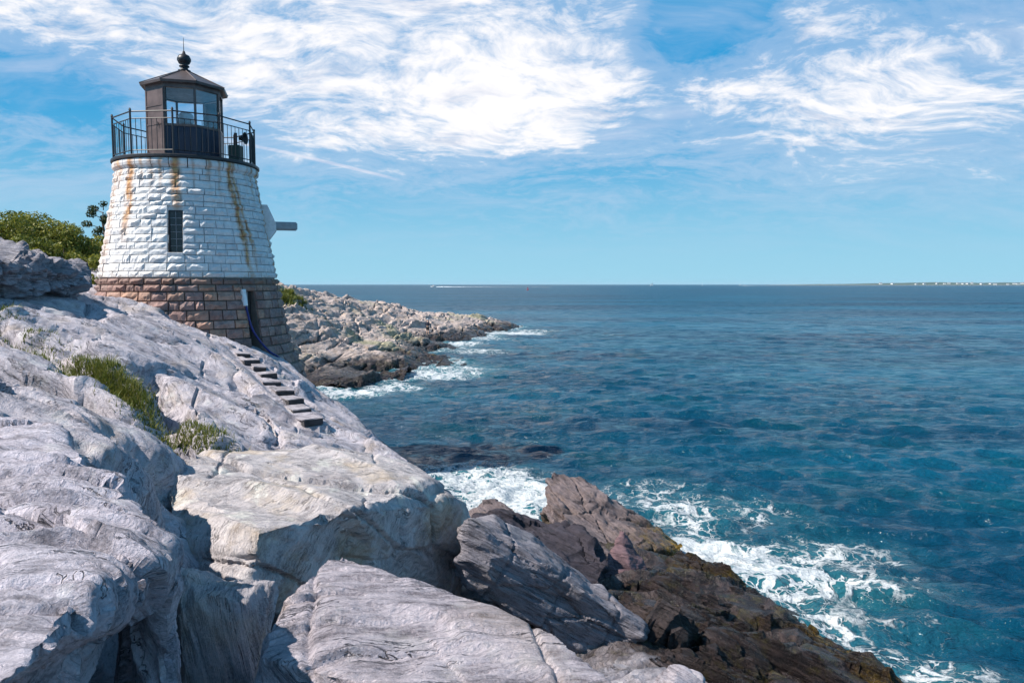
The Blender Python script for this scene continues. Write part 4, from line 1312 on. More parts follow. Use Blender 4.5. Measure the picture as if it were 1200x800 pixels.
# tall window
def wloc(ph, dr, z): return lp(ph, rad(z) + dr, z - ZB)
ph, z0, z1, w = WIN
bm = BM()
b_r = rad(z0) - 0.22
for sx in (-1, 1): bm.box((sx * (w / 2 - 0.02), 0, 0), (0.04, 0.05, z1 - z0 - 0.04))
for sz in (-1, 1): bm.box((0, 0, sz * ((z1 - z0) / 2 - 0.02)), (w - 0.082, 0.05, 0.04))
wf = bm.build('window', M_iron, lh)
wf.location = lp(ph, rad((z0 + z1) / 2) - 0.2, (z0 + z1) / 2 - ZB); wf.rotation_euler = (R(0), 0, R(ph))
bm = BM(); bm.box((0, 0.01, 0), (w - 0.08, 0.012, z1 - z0 - 0.08)); bm.build('window_glass', M_darkglass, wf)
bm = BM(); bm.box((0, -0.012, 0), (0.018, 0.02, z1 - z0 - 0.082))
bar = bm.build('window_bar', plain('grey window bar', (0.20, 0.22, 0.25), 0.5), wf)
for zz in (-0.4, -0.2, 0, 0.2, 0.4):
    bm = BM(); bm.box((0, -0.016, zz), (w - 0.084, 0.02, 0.016)); bm.build('window_bar', bar.data.materials[0], wf)
bm = BM(); bm.box((0, 0, 0), (w + 0.04, 0.30, 0.09), bevel=0.01)
sl_ = bm.build('window_sill', M_white, lh); sl_.location = lp(ph, rad(z0) - 0.10, z0 - 0.02 - ZB); sl_.rotation_euler = (0, 0, R(ph))
# slot door low down
ph, z0, z1, w = SLOT
bm = BM(); bm.box((0, 0, 0), (w - 0.02, 0.04, z1 - z0 - 0.02))
dr = bm.build('door', plain('dark weathered door', (0.035, 0.03, 0.03), 0.7), lh)
dr.location = lp(ph, rad((z0 + z1) / 2) - 0.36, (z0 + z1) / 2 - ZB); dr.rotation_euler = (0, 0, R(ph))
bm = BM(); bm.box((0.05, -0.03, 0), (0.03, 0.03, z1 - z0 - 0.1)); bm.build('door_pole', M_grey, dr)

# projecting corbel and beam on the right
ph = 84
bm = BM()
zt, zb = 8.75, 7.62
r0 = rad(8.2)
prof = [(-0.25, zt), (0.10, zt), (0.36, 8.15), (0.36, 7.95), (0.12, zb), (-0.25, zb)]
wv_ = 0.34
pts = [(s * wv_, -(r0 + a), b_ - ZB) for s in (-1, 1) for a, b_ in prof]
k_ = len(prof)
bm.poly(pts, [tuple(range(k_)), tuple(range(2 * k_ - 1, k_ - 1, -1))] + [(i, (i + 1) % k_, k_ + (i + 1) % k_, k_ + i) for i in range(k_)])
cb = bm.build('corbel', plain('white painted corbel', (0.68, 0.69, 0.70), 0.7), lh); cb.rotation_euler = (0, 0, R(ph))
bm = BM(); bm.box((0, -(r0 + 0.55), 8.1 - ZB), (0.30, 0.95, 0.27), bevel=0.05)
bt = bm.build('beam', M_grey, lh); bt.rotation_euler = (0, 0, R(ph))

# fog signal on the gallery
fz = Vector(tpt(60, 1.62, ZB + DZ))
fs_ = empty('fog_signal', fz, math.atan2(-TX, TY) + R(60))
tag(fs_, 'dark green fog signal standing on the right side of the gallery', 'fog horn')
bm = BM(); bm.box((0, 0, 0.28), (0.34, 0.34, 0.56), bevel=0.02); bm.build('cabinet', plain('dark green metal', (0.02, 0.04, 0.03), 0.5), fs_)
bm = BM(); bm.lathe([(0.05, 0.0), (0.09, 0.12), (0.19, 0.2), (0.16, 0.2), (0.04, 0.1)], 16)
hn = bm.build('horn', M_iron, fs_); hn.location = (0, -0.12, 0.78); hn.rotation_euler = (R(90), 0, 0)
bm = BM(); bm.tube((0, 0, 0.56), (0, 0, 0.95), 0.05, n=8); bm.build('stem', M_iron, fs_)

# white box and blue hose at the slot
ph = 37
pb_ = Vector(tpt(ph - 5.6, rad(5.85) + 0.06, 5.80))
jb = BM(); jb.box((0, 0, 0), (0.14, 0.10, 0.50), bevel=0.01); jb.box((0, -0.055, 0.0), (0.10, 0.012, 0.40))
jo = jb.build('junction_box', plain('white plastic', (0.72, 0.74, 0.76), 0.4))
jo.location = pb_; jo.rotation_euler = (R(-10), 0, math.atan2(-TX, TY) + R(ph - 5))
tag(jo, 'narrow white box fixed beside the dark slot in the granite base', 'box')
hp = [tpt(ph - 5, rad(5.55) + 0.05, 5.55), tpt(ph - 4.5, rad(5.2) + 0.06, 5.2), tpt(ph - 3, rad(4.8) + 0.07, 4.8), tpt(ph + 1, rad(4.45) + 0.10, 4.45)]
for t_ in np.linspace(0, 1, 5)[1:]:
    pp = tpt(ph + 1 + 18 * t_, 3.15 + 0.1 * t_, 0); hp.append((pp[0], pp[1], max(drop(pp[0], pp[1]) + 0.05, 3.2)))
cu = bpy.data.curves.new('hose', 'CURVE'); cu.dimensions = '3D'; cu.bevel_depth = 0.032; cu.bevel_resolution = 2
sp = cu.splines.new('NURBS'); sp.points.add(len(hp) - 1)
for a, b_ in zip(sp.points, hp): a.co = (*b_, 1)
sp.use_endpoint_u = True; sp.order_u = 3
tmp = bpy.data.objects.new('hose', cu); COL.objects.link(tmp)
dg = bpy.context.evaluated_depsgraph_get()
hm = bpy.data.meshes.new_from_object(tmp.evaluated_get(dg)); bpy.data.objects.remove(tmp)
ho = link('hose', hm, plain('dark blue hose', (0.015, 0.02, 0.16), 0.4))
tag(ho, 'dark blue hose hanging from the slot down to the rock', 'hose')

# flight of steps
st = empty('rock_steps', STEP_A, math.atan2(-(STEP_B - STEP_A)[0], -(STEP_B - STEP_A)[1]) * -1)
tag(st, 'flight of small rough stone steps with dark risers below the lighthouse base', 'steps')
M_tread = rock_mat('step stone', (0.1, 0.1, 0.98), tint=(0.80, 0.78, 0.80), warm=0.4, pale=0.3, tide=None)
M_riser = plain('shade-dark riser stone', (0.035, 0.033, 0.036), 0.8, var=0.4)  # shade of the gaps under the treads, put into the riser colour
rs_ = random.Random(8)
run = math.hypot(*(STEP_B - STEP_A)[:2]) / (NSTEP - 1); drp = (STEP_A - STEP_B)[2] / (NSTEP - 1)
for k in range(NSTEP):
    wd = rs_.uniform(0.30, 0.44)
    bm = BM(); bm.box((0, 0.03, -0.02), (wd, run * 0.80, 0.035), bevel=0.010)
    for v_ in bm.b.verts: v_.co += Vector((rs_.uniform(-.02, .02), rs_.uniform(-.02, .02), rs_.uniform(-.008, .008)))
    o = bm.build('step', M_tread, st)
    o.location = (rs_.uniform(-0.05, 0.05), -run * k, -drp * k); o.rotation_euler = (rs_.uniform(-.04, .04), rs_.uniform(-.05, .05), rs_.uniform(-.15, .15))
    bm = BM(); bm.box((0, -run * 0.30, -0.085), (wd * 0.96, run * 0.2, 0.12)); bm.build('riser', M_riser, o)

# ------------------------------------------------------------------ vegetation
def leaf_mat(name, a, b_, c):
    m, g, b = new_mat(name)
    pos = g.node('ShaderNodeNewGeometry').outputs['Position']
    ra = g.node('ShaderNodeAttribute', attribute_name='tone').outputs['Fac']
    col = g.ramp(g.m('ADD', g.m('MULTIPLY', ra, 0.6), g.m('MULTIPLY', g.noise(pos, 1.2, 3, 0.5), 0.4)), [(0.15, a), (0.5, b_), (0.85, c)])
    g.l.new(col, b.inputs['Base Color'])
    b.inputs['Roughness'].default_value = 0.55
    b.inputs['Specular IOR Level'].default_value = 0.3
    out = m.node_tree.nodes['Material Output']
    tl = g.node('ShaderNodeBsdfTranslucent'); g.l.new(col, tl.inputs[0])
    mx = g.node('ShaderNodeMixShader'); mx.inputs[0].default_value = 0.3
    g.l.new(b.outputs[0], mx.inputs[1]); g.l.new(tl.outputs[0], mx.inputs[2]); g.l.new(mx.outputs[0], out.inputs['Surface'])
    return m


M_leaf = leaf_mat('shrub leaves', (0.05, 0.075, 0.012), (0.16, 0.18, 0.025), (0.36, 0.33, 0.05))
M_pine = leaf_mat('dark pine leaves', (0.02, 0.035, 0.012), (0.04, 0.06, 0.02), (0.07, 0.09, 0.03))
M_bark = plain('grey brown bark', (0.11, 0.08, 0.06), 0.85, var=0.3)
M_grass = leaf_mat('coarse grass', (0.05, 0.08, 0.012), (0.12, 0.15, 0.025), (0.30, 0.26, 0.07))


def leaves(name, centers, radii, per, size, mat, parent, seed):
    rs = np.random.default_rng(seed)
    V = []; T = []
    for c, r in zip(centers, radii):
        k = int(per * r * r)
        d = rs.normal(size=(k, 3)); d /= np.linalg.norm(d, axis=1)[:, None]
        rr = np.where(rs.random(k) < 0.7, rs.uniform(0.8, 1.08, k), rs.uniform(0.3, 0.8, k))
        p = np.array(c) + d * (rr * r)[:, None] * np.array((1, 1, 0.8))
        keep = p[:, 2] > c[2] - 0.75 * r
        p = p[keep]; d = d[keep]; k = len(p)
        nn = d + rs.normal(size=(k, 3)) * 0.7; nn /= np.linalg.norm(nn, axis=1)[:, None]
        a = np.cross(nn, rs.normal(size=(k, 3))); a /= np.linalg.norm(a, axis=1)[:, None]
        b = np.cross(nn, a)
        s = size * rs.uniform(0.6, 1.4, k)[:, None]
        q = np.stack([p - a * s, p + b * s * 0.5, p + a * s, p - b * s * 0.5], 1)
        V.append(q.reshape(-1, 3)); T.append(np.repeat(np.clip(rs.normal(0.5, 0.22, k) + rs.normal() * 0.12, 0, 1), 4))
    V = np.concatenate(V); T = np.concatenate(T)
    me = np_mesh(name, V, np.arange(len(V)).reshape(-1, 4), smooth=False)
    at_ = me.attributes.new('tone', 'FLOAT', 'POINT'); at_.data.foreach_set('value', T.astype(np.float32))
    return link(name, me, mat, parent)


rv = random.Random(12)
shrubs = [(-60, 262, 33, 2.6), (-25, 262, 31, 2.3), (8, 262, 32, 2.3), (40, 262, 34, 2.4), (22, 283, 28, 1.5), (62, 272, 33, 2.1), (58, 292, 28.5, 1.4), (85, 280, 34, 2.0), (108, 282, 36, 2.1), (90, 303, 29, 1.5), (112, 308, 30, 1.6), (-10, 290, 27, 1.5), (132, 295, 37, 1.9), (103, 325, 26.5, 0.8)]
for k, (a, b_, Y, h) in enumerate(shrubs):
    c = at(a, b_, Y)
    base = (c[0], c[1], c[2] - h * 0.55)
    sh = empty('shrub', base)
    tag(sh, 'dense green shrub on the bank behind the lighthouse', 'shrub', 'shrubs on the bank behind the lighthouse')
    cs, rd_ = [], []
    for j in range(13):
        t_ = rv.uniform(0, 2 * math.pi); e_ = rv.uniform(0.0, 1.0) ** 0.7
        cs.append((math.cos(t_) * e_ * h * 0.72, math.sin(t_) * e_ * h * 0.72, h * (rv.uniform(0.10, 0.62) - 0.15 * e_)))
        rd_.append(h * rv.uniform(0.20, 0.36))
    leaves('foliage', cs, rd_, 1900, 0.062, M_leaf, sh, 300 + k)
    bm = BM()
    for j in range(7):
        t_ = rv.uniform(0, 6.28)
        bm.tube((rv.uniform(-.15, .15), rv.uniform(-.15, .15), -1.0), (math.cos(t_) * h * 0.4, math.sin(t_) * h * 0.4, h * rv.uniform(0.3, 0.6)), 0.045, 0.012, n=5)
    bm.build('stem', M_bark, sh)

c = at(124, 268, 36)
tr = empty('small_tree', (c[0], c[1], c[2] - 2.6))
tag(tr, 'small wind-bent tree rising above the shrubs at the left edge of the lighthouse', 'tree')
bm = BM()
pts = [(0, 0, 0), (0.05, 0, 1.2), (-0.05, 0, 2.2), (-0.15, 0, 2.9), (-0.1, 0, 3.4)]
for i in range(4): bm.tube(pts[i], pts[i + 1], 0.10 - 0.02 * i, 0.08 - 0.02 * i, n=7)
cs = []
for j in range(11):
    zz = 2.1 + 1.5 * j / 10; t_ = j * 2.4
    e = (math.cos(t_) * rv.uniform(0.35, 0.75) - 0.12, math.sin(t_) * 0.5, zz + 0.12)
    bm.tube((-0.08, 0, zz - 0.1), e, 0.025, 0.008, n=5); cs.append(e)
bm.build('trunk', M_bark, tr)
leaves('crown', cs, [rv.uniform(0.16, 0.3) for _ in cs], 2600, 0.06, M_pine, tr, 501)


def grass_patch(name, pl, count, spread, hmin, hmax, label, seed, drop=drop, wid=1.0):
    rs = np.random.default_rng(seed)
    V = []; T = []; Fc = []
    pl = np.array(pl)
    for k in range(count):
        i = rs.integers(0, len(pl) - 1); t = rs.random()
        p = pl[i] * (1 - t) + pl[i + 1] * t
        sp_ = spread * (0.5 + 0.5 * rs.random())
        x, y = p[0] + rs.normal() * sp_, p[1] + rs.normal() * sp_
        dens = perlin(np.array([[x * 1.3, y * 1.3, 3.0]]))[0]
        if dens < -0.22: continue
        z0 = drop(x, y) - 0.03
        h = rs.uniform(hmin, hmax) * (0.75 + 0.9 * max(0, dens))
        a = rs.uniform(0, 6.28); ln = rs.uniform(0.2, 0.95) * h
        dx, dy = math.cos(a), math.sin(a); w = (0.004 + 0.005 * rs.random()) * wid
        n0 = len(V)
        V += [(x - dy * w, y + dx * w, z0), (x + dy * w, y - dx * w, z0), (x + dx * ln * .4 + dy * w * .7, y + dy * ln * .4 - dx * w * .7, z0 + h * .6), (x + dx * ln * .4 - dy * w * .7, y + dy * ln * .4 + dx * w * .7, z0 + h * .6),
              (x + dx * ln + dy * .001, y + dy * ln, z0 + h), (x + dx * ln - dy * .001, y + dy * ln, z0 + h)]
        Fc += [(n0, n0 + 1, n0 + 2, n0 + 3), (n0 + 3, n0 + 2, n0 + 4, n0 + 5)]
        T += [float(np.clip(rs.normal(0.5 + 0.3 * dens, 0.2), 0, 1))] * 6
    me = np_mesh(name, V, Fc, smooth=False)
    at_ = me.attributes.new('tone', 'FLOAT', 'POINT'); at_.data.foreach_set('value', np.array(T, np.float32))
    o = link(name, me, M_grass)
    tag(o, label, 'grass', None, 'stuff')
    return o


grass_patch('grass', CREV[:7], 20000, 0.36, 0.05, 0.15, 'coarse yellow-green grass growing along the crevice in the bedrock', 4)
grass_patch('grass', [at(60, 405, 12.0), at(100, 430, 11.2), at(150, 462, 10.5)], 14000, 0.28, 0.08, 0.24, 'taller clump of grass in the middle of the crevice', 5)

grass_patch('grass', [at(322, 341, 59), at(334, 341, 61), at(346, 342, 63)], 5000, 0.7, 0.25, 0.6, 'low green growth on the crest of the headland beside the lighthouse', 6, drop_head, 5.0)

# ------------------------------------------------------------------ angler on the point
def skin_body(name, nodes, edges, mat, parent, root=0, sub=1):
    me = bpy.data.meshes.new(name)
    me.from_pydata([n_[0] for n_ in nodes], edges, [])
    o = link(name, me, mat, parent)
    o.modifiers.new('k', 'SKIN'); sm = o.modifiers.new('s', 'SUBSURF'); sm.levels = sub; sm.render_levels = sub
    for i, n_ in enumerate(nodes):
        r_ = n_[1]; me.skin_vertices[0].data[i].radius = (r_, r_) if not isinstance(r_, tuple) else r_
    me.skin_vertices[0].data[root].use_root = True
    dg = bpy.context.evaluated_depsgraph_get()
    nm = bpy.data.meshes.new_from_object(o.evaluated_get(dg))
    o.modifiers.clear(); o.data = nm; nm.name = name
    nm.materials.clear(); nm.materials.append(mat)
    nm.polygons.foreach_set('use_smooth', np.full(len(nm.polygons), True))
    return o


def person():
    best = None                                  # a standing place that can be seen from the shore
    for Y in np.arange(70, 94, 0.5):
        for px in (497, 499, 501, 503, 505):
            x = (px - 600) / F * Y
            zg = drop_head(x, Y)
            e_ = Vector((0, 0, EYE)); d_ = Vector((x, Y, zg + 0.12)) - e_
            if H_BVH.ray_cast(e_, d_.normalized(), d_.length - 0.3)[0] is not None: continue
            k_ = abs((EYE - zg) / Y * F - 59) + 0.5 * abs(px - 501)
            if best is None or k_ < best[0]: best = (k_, x, Y, zg)
    _, cx_, cy_, zg = best
    c = (cx_, cy_)
    pr = empty('person', (c[0], c[1], zg - 0.02), R(-35))
    tag(pr, 'person in dark jacket and black shorts standing on the rocky point', 'person')
    skin = plain('skin', (0.46, 0.29, 0.21), 0.55); jac = plain('navy jacket', (0.012, 0.015, 0.035), 0.7); sh = plain('black shorts', (0.012, 0.012, 0.014), 0.7)
    N = [((0, 0, 0.93), (0.15, 0.11)), ((0, 0, 1.10), (0.14, 0.10)), ((0, 0.0, 1.30), (0.16, 0.11)), ((0, 0, 1.43), (0.12, 0.09)), ((0, 0.01, 1.50), 0.055), ((0, 0.02, 1.57), 0.062), ((0, 0.03, 1.66), (0.078, 0.095)), ((0, 0.025, 1.74), (0.06, 0.075))]
    E = [(i, i + 1) for i in range(7)]
    for s in (-1, 1):
        b = len(N)
        N += [((s * 0.09, 0, 0.86), 0.085), ((s * 0.12, 0.02, 0.50), 0.056), ((s * 0.13, -0.01, 0.30), 0.055), ((s * 0.135, -0.02, 0.09), 0.036), ((s * 0.14, 0.10, 0.035), 0.035), ((s * 0.145, 0.17, 0.03), 0.025)]
        E += [(0, b)] + [(b + i, b + i + 1) for i in range(5)]
        b = len(N)
        N += [((s * 0.19, 0, 1.41), 0.055), ((s * 0.27, -0.03, 1.14), 0.042), ((s * 0.18, 0.19, 1.08), 0.033), ((s * 0.12, 0.26, 1.09), 0.030), ((s * 0.09, 0.30, 1.09), 0.036)]
        E += [(3, b)] + [(b + i, b + i + 1) for i in range(4)]
        for k in range(4):                      # fingers
            f0 = len(N); z_ = 1.12 - 0.022 * k
            N += [((s * 0.065, 0.335 - 0.004 * k, z_), 0.009), ((s * 0.03, 0.345 - 0.004 * k, z_ - 0.006), 0.008), ((s * 0.012, 0.32, z_ - 0.01), 0.007)]
            E += [(f0 - 1 if k == 0 else hand, f0), (f0, f0 + 1), (f0 + 1, f0 + 2)]
            if k == 0: hand = f0 - 1
        f0 = len(N); N += [((s * 0.085, 0.285, 1.135), 0.010), ((s * 0.06, 0.31, 1.155), 0.009)]; E += [(hand, f0), (f0, f0 + 1)]
    N += [((0, 0.135, 1.655), 0.012)]; E += [(6, len(N) - 1)]
    skin_body('body', N, E, skin, pr)
    J = [((0, 0, 0.96), (0.185, 0.145)), ((0, 0, 1.12), (0.175, 0.135)), ((0, 0, 1.30), (0.19, 0.14)), ((0, 0, 1.43), (0.14, 0.11)), ((0, 0.01, 1.49), 0.075)]
    JE = [(0, 1), (1, 2), (2, 3), (3, 4)]
    for s in (-1, 1):
        b = len(J)
        J += [((s * 0.20, 0, 1.41), 0.075), ((s * 0.28, -0.03, 1.14), 0.060), ((s * 0.185, 0.185, 1.08), 0.048)]
        JE += [(3, b), (b, b + 1), (b + 1, b + 2)]
    skin_body('jacket', J, JE, jac, pr)
    S = [((0, 0, 0.98), (0.17, 0.13)), ((0, 0, 0.88), (0.18, 0.14))]; SE = [(0, 1)]
    for s in (-1, 1):
        b = len(S); S += [((s * 0.10, 0, 0.80), 0.11), ((s * 0.125, 0.015, 0.50), 0.085)]; SE += [(1, b), (b, b + 1)]
    skin_body('shorts', S, SE, sh, pr)
    bm = BM(); bm.lathe([(0.108, 0.0), (0.112, 0.05), (0.085, 0.10), (0.0, 0.12)], 16, c=(0, 0.02, 1.68)); bm.box((0, 0.14, 1.685), (0.13, 0.10, 0.012))
    bm.build('cap', plain('pale grey cap', (0.55, 0.56, 0.60), 0.8), pr, smooth=True)
    for s in (-1, 1):
        bm = BM(); bm.box((s * 0.14, 0.06, 0.045), (0.10, 0.27, 0.09), bevel=0.03); bm.build('shoe', sh, pr)
        bm = BM(); bmesh.ops.create_uvsphere(bm.b, u_segments=8, v_segments=6, radius=0.011)
        e = bm.build('eye', M_iron, pr); e.location = (s * 0.032, 0.122, 1.67)
        bm = BM(); bmesh.ops.create_uvsphere(bm.b, u_segments=8, v_segments=6, radius=0.028)
        e = bm.build('ear', skin, pr); e.location = (s * 0.088, 0.02, 1.65); e.scale = (0.4, 0.8, 1.1)
    bm = BM(); bm.box((0, 0.118, 1.61), (0.05, 0.012, 0.012)); bm.build('mouth', plain('lips', (0.35, 0.13, 0.11), 0.5), pr)


person()

# ------------------------------------------------------------------ boats, buoy and the far shore
M_gel = plain('white gelcoat', (0.82, 0.82, 0.82), 0.3)
M_sail = plain('white sailcloth', (0.80, 0.79, 0.76), 0.8)
M_red = plain('red buoy paint', (0.45, 0.03, 0.05), 0.5)
M_wake = plain('white wake foam', (0.82, 0.85, 0.87), 0.8, var=0.1, scale=0.2)


def hull_part(L, B, D, parent, mat, name='hull'):
    n_ = 12; V = []; Fc = []
    for i in range(n_ + 1):
        t = i / n_
        x = -L / 2 + L * t; w = B / 2 * (1 - max(0, (t - 0.45) / 0.55) ** 2.2); w = max(w, 0.02)
        sh = D * (0.85 + 0.35 * t * t)
        V += [(x, -w, sh), (x, -w * 0.75, 0.15), (x, 0, -0.3 + 0.2 * t * t), (x, w * 0.75, 0.15), (x, w, sh)]
    for i in range(n_):
        for j in range(4):
            a = i * 5 + j; Fc.append((a, a + 5, a + 6, a + 1))
        a = i * 5; Fc.append((a, a + 4, a + 9, a + 5))
    Fc_e = [(0, 1, 2, 3), (0, 3, 4, 4)]
    bm = BM(); bm.poly(V, Fc + [(0, 1, 2, 3, 4)])
    return bm.build(name, mat, parent)


def motorboat(px, py, heading, L, label, wake_len, wake_to=1):
    c = gnd(px, py)
    b_ = empty('motorboat', (c[0], c[1], 0), heading); tag(b_, label, 'boat')
    hull_part(L, L * 0.3, L * 0.13, b_, M_gel)
    bm = BM(); bm.box((L * 0.02, 0, L * 0.20), (L * 0.34, L * 0.2, L * 0.15), bevel=0.15); cbn = bm.build('cabin', M_gel, b_)
    bm = BM(); bm.box((L * 0.03, 0, L * 0.215), (L * 0.36, L * 0.203, L * 0.06)); bm.build('cabin_window', M_darkglass, cbn)
    bm = BM(); bm.box((-L * 0.02, 0, L * 0.36), (L * 0.26, L * 0.2, 0.12)); bm.build('hardtop', M_gel, b_)
    bm = BM()
    for sx in (-1, 1):
        for sy in (-1, 1): bm.tube((-L * .02 + sx * L * .1, sy * L * .09, L * .27), (-L * .02 + sx * L * .1, sy * L * .09, L * .36), 0.06, n=6)
    bm.build('hardtop_post', M_gel, b_)
    bm = BM(); bm.tube((-L * .05, 0, L * .36), (-L * .1, 0, L * .65), 0.06, 0.03, n=6); bm.build('antenna', M_gel, b_)
    if wake_len:
        rs = np.random.default_rng(int(px)); n_ = 160
        xs = np.linspace(-L * 0.5, -wake_len, n_); V = []; Fc = []
        for i, x in enumerate(xs):
            t = i / n_
            w = L * 0.28 * (1 + 3.5 * t) * (0.55 + 0.45 * rs.random())
            h = (0.9 * (1 - t) ** 3 + 0.12) * (0.5 + rs.random())
            V += [(x, -w, 0.05), (x, -w * 0.4, h * 0.7), (x, 0, h), (x, w * 0.4, h * 0.7), (x, w, 0.05)]
        for i in range(n_ - 1):
            if rs.random() < 0.25 * i / n_: continue
            for j in range(4): a = i * 5 + j; Fc.append((a, a + 1, a + 6, a + 5))
        o = link('wake', np_mesh('wake', V, Fc), M_wake)
        o.location = b_.location; o.rotation_euler = (0, 0, heading)
        tag(o, 'long white foam wake trailing behind the ' + ('motorboat left of the red buoy' if px < 600 else 'distant motorboat off the far shore'), 'wake', None, 'stuff')
    return b_


motorboat(508, 336.3, math.pi - 0.12, 13, 'white motorboat heading left on the horizon with a long wake', 260)
motorboat(868, 334.6, math.pi + 0.05, 16, 'tiny white motorboat right of the sailboats near the far shore', 150)


def sailboat(px, py, L, H, label, heading, two=False):
    c = gnd(px, py)
    b_ = empty('sailboat', (c[0], c[1], 0), heading); tag(b_, label, 'sailboat')
    hull_part(L, L * 0.25, L * 0.11, b_, M_gel)
    masts = [(-L * 0.22, H * 0.8), (L * 0.15, H)] if two else [(L * 0.05, H)]
    for (x, h) in masts:
        bm = BM(); bm.tube((x, 0, L * .1), (x, 0, h), 0.12, 0.06, n=6); bm.build('mast', M_gel, b_)
        bm = BM()
        bm.poly([(x - 0.2, 0, L * .16), (x - L * .36, 0.5, L * .17), (x - 0.2, 0, h * .97), (x - 0.2, 0.06, L * .16), (x - L * .36, 0.56, L * .17), (x - 0.2, 0.06, h * .97), (x - L * .2, .9, h * .42), (x - L * .2, .96, h * .42)],
                [(0, 1, 6, 2), (3, 5, 7, 4), (0, 3, 4, 1), (1, 4, 7, 6), (6, 7, 5, 2), (2, 5, 3, 0)])
        bm.build('mainsail', M_sail, b_)
    x = masts[-1][0]; h = masts[-1][1]
    bm = BM(); bm.poly([(x + .3, 0, L * .15), (L * .48, 0, L * .14), (x + .2, 0, h * .9), (x + .3, .06, L * .15), (L * .48, .06, L * .14), (x + .2, .06, h * .9)], [(0, 1, 2), (5, 4, 3), (0, 3, 4, 1), (1, 4, 5, 2), (2, 5, 3, 0)])
    bm.build('jib', M_sail, b_)


sailboat(764, 334.9, 15, 13, 'distant two-masted sailboat, leftmost of the sails on the horizon', 0.5, True)
sailboat(823, 334.8, 11, 16, 'distant single-masted sailboat with tall white sail on the horizon', 1.2)

c = gnd(618.5, 340)
by = empty('buoy', (c[0], c[1], 0)); tag(by, 'red channel buoy floating on the open sea near the horizon', 'buoy')
bm = BM(); bm.lathe([(0, -0.5), (1.1, -0.4), (1.15, 0.5), (0.9, 0.8), (0, 0.8)], 20); bm.build('float', M_red, by, smooth=True)
bm = BM()
for k in range(4):
    t = k * math.pi / 2 + 0.4; bm.tube((0.8 * math.cos(t), 0.8 * math.sin(t), 0.7), (0.3 * math.cos(t), 0.3 * math.sin(t), 2.8), 0.08, n=6)
for k in range(4):
    t = k * math.pi / 2 + 0.4; t2 = t + math.pi / 2; bm.tube((0.5 * math.cos(t), 0.5 * math.sin(t), 1.9), (0.5 * math.cos(t2), 0.5 * math.sin(t2), 1.9), 0.05, n=6)
bm.build('tower_frame', M_red, by)
bm = BM(); bm.box((0, 0, 2.2), (0.9, 0.05, 0.9)); bm.box((0, 0, 2.2), (0.05, 0.9, 0.9)); bm.build('day_mark', M_red, by)
bm = BM(); bm.tube((0, 0, 2.8), (0, 0, 3.2), 0.2, n=10); bm.build('light', M_red, by)


def far_coast():
    Y0 = 4200
    x0, x1 = at(900, 333, Y0)[0], at(1500, 333, Y0)[0]
    nx, ny = 260, 14
    X, T = np.meshgrid(np.linspace(x0, x1, nx), np.linspace(0, 1, ny))
    x = X.ravel(); t = T.ravel()
    ramp = sstep(x, x0, at(1010, 333, Y0)[0]) * (0.45 + 0.55 * sstep(x, at(1000, 333, Y0)[0], at(1110, 333, Y0)[0]))
    hgt = 16 * ramp * (1 + 0.25 * fbm(np.column_stack([x * 0.004, t * 0, t * 0]), 3)) + 2.4 * ramp * fbm(np.column_stack([x * 0.02, t * 5, t * 0]), 3) + 0.01
    z = -0.4 + hgt * np.sin(np.clip(t * 1.25, 0, 1) * math.pi / 2) * (1 - 0.9 * sstep(t, 0.85, 1.0))
    y = Y0 + 40 * fbm(np.column_stack([x * 0.003, x * 0, x * 0]), 3) + t * 420
    i = np.arange((nx - 1) * (ny - 1)); r_ = i // (nx - 1); c_ = i % (nx - 1); b = r_ * nx + c_
    me = np_mesh('far_coast', np.column_stack([x, y, z]), np.stack([b, b + 1, b + 1 + nx, b + nx], 1))
    m, g, bs = new_mat('far wooded shore')
    pos = g.node('ShaderNodeNewGeometry').outputs['Position']
    zz = g.sep(pos)[2]
    col = g.mix(g.ss(g.noise(pos, 0.03, 5, 0.6), 0.35, 0.65), (0.035, 0.06, 0.05), (0.06, 0.095, 0.06))
    col = g.mix(g.ss(zz, 0.6, 2.4, 1.0, 0.0), col, (0.28, 0.25, 0.21))
    g.l.new(col, bs.inputs['Base Color']); bs.inputs['Roughness'].default_value = 0.9
    o = link('far_coast', me, m); tag(o, 'low wooded shore on the far horizon', None, None, 'structure')
    return BVHTree.FromPolygons([tuple(p) for p in np.column_stack([x, y, z]).tolist()], np.stack([b, b + 1, b + 1 + nx, b + nx], 1).tolist())


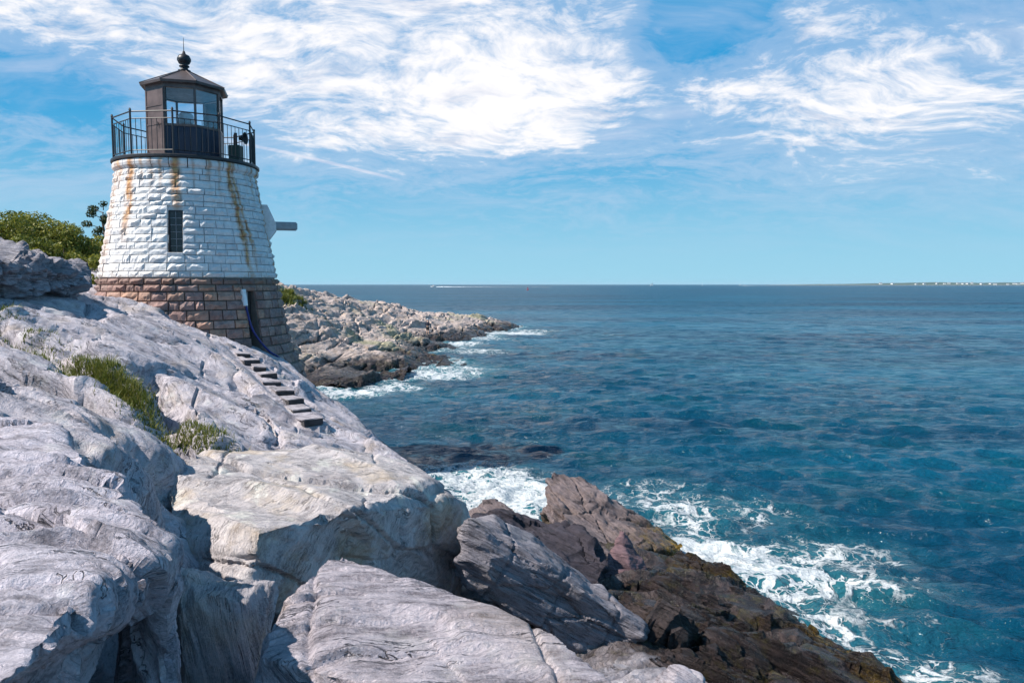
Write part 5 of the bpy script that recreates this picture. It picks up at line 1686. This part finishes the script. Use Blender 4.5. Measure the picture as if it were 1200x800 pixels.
cb_ = far_coast()
M_house = plain('white house walls', (0.75, 0.74, 0.72), 0.7); M_hroof = plain('grey house roof', (0.16, 0.15, 0.15), 0.8)
hw = None
for k, px in enumerate((1032, 1046, 1074, 1083, 1098, 1107, 1112, 1123, 1129, 1134, 1139, 1150, 1161, 1166, 1181, 1189, 1193, 1198)):
    Yh = 4200 + 75 + rv.uniform(-25, 60)
    c = at(px, 333, Yh)
    h_ = cb_.ray_cast(Vector((c[0], c[1], 200)), Vector((0, 0, -1)))
    zg = h_[0].z if h_[0] is not None else 3
    if hw is None:
        hs0 = empty('house', (0, 0, 0))
        tag(hs0, 'tiny white house on the far wooded shore', 'house', 'white houses along the far shore')
        bm = BM(); bm.box((0, 0, 3.2), (13, 10, 6.4)); hwall = bm.build('wall', M_house, hs0)
        bm = BM(); bm.poly([(-7, -5.6, 6.41), (7, -5.6, 6.41), (7, 5.6, 6.41), (-7, 5.6, 6.41), (-7, 0, 9.2), (7, 0, 9.2)], [(0, 1, 5, 4), (2, 3, 4, 5), (0, 4, 3), (1, 2, 5), (0, 3, 2, 1)])
        hroof = bm.build('roof', M_hroof, hs0)
        hw = hs0; o = hs0
    else:
        o = hs0.copy(); COL.objects.link(o)
        for ch in (hwall, hroof):
            d_ = ch.copy(); COL.objects.link(d_); d_.parent = o
    o.location = (c[0], c[1], zg - 0.5); o.rotation_euler = (0, 0, rv.uniform(-0.5, 0.5))
    s_ = rv.uniform(0.8, 1.5); o.scale = (s_, s_, rv.uniform(0.8, 1.15))

# ------------------------------------------------------------------ sea air
bm = BM(); bm.box((0, 0, 13.5), (25000, 25000, 37))
hz_m = bpy.data.materials.new('sea air'); hz_m.use_nodes = True
_t = hz_m.node_tree; _t.nodes.clear()
_o = _t.nodes.new('ShaderNodeOutputMaterial'); _v = _t.nodes.new('ShaderNodeVolumePrincipled')
_v.inputs['Color'].default_value = (0.62, 0.82, 1.0, 1); _v.inputs['Density'].default_value = 0.000035; _v.inputs['Anisotropy'].default_value = 0.0
_t.links.new(_v.outputs[0], _o.inputs['Volume'])
hz_o = bm.build('haze', hz_m)
tag(hz_o, None, None, None, 'stuff')
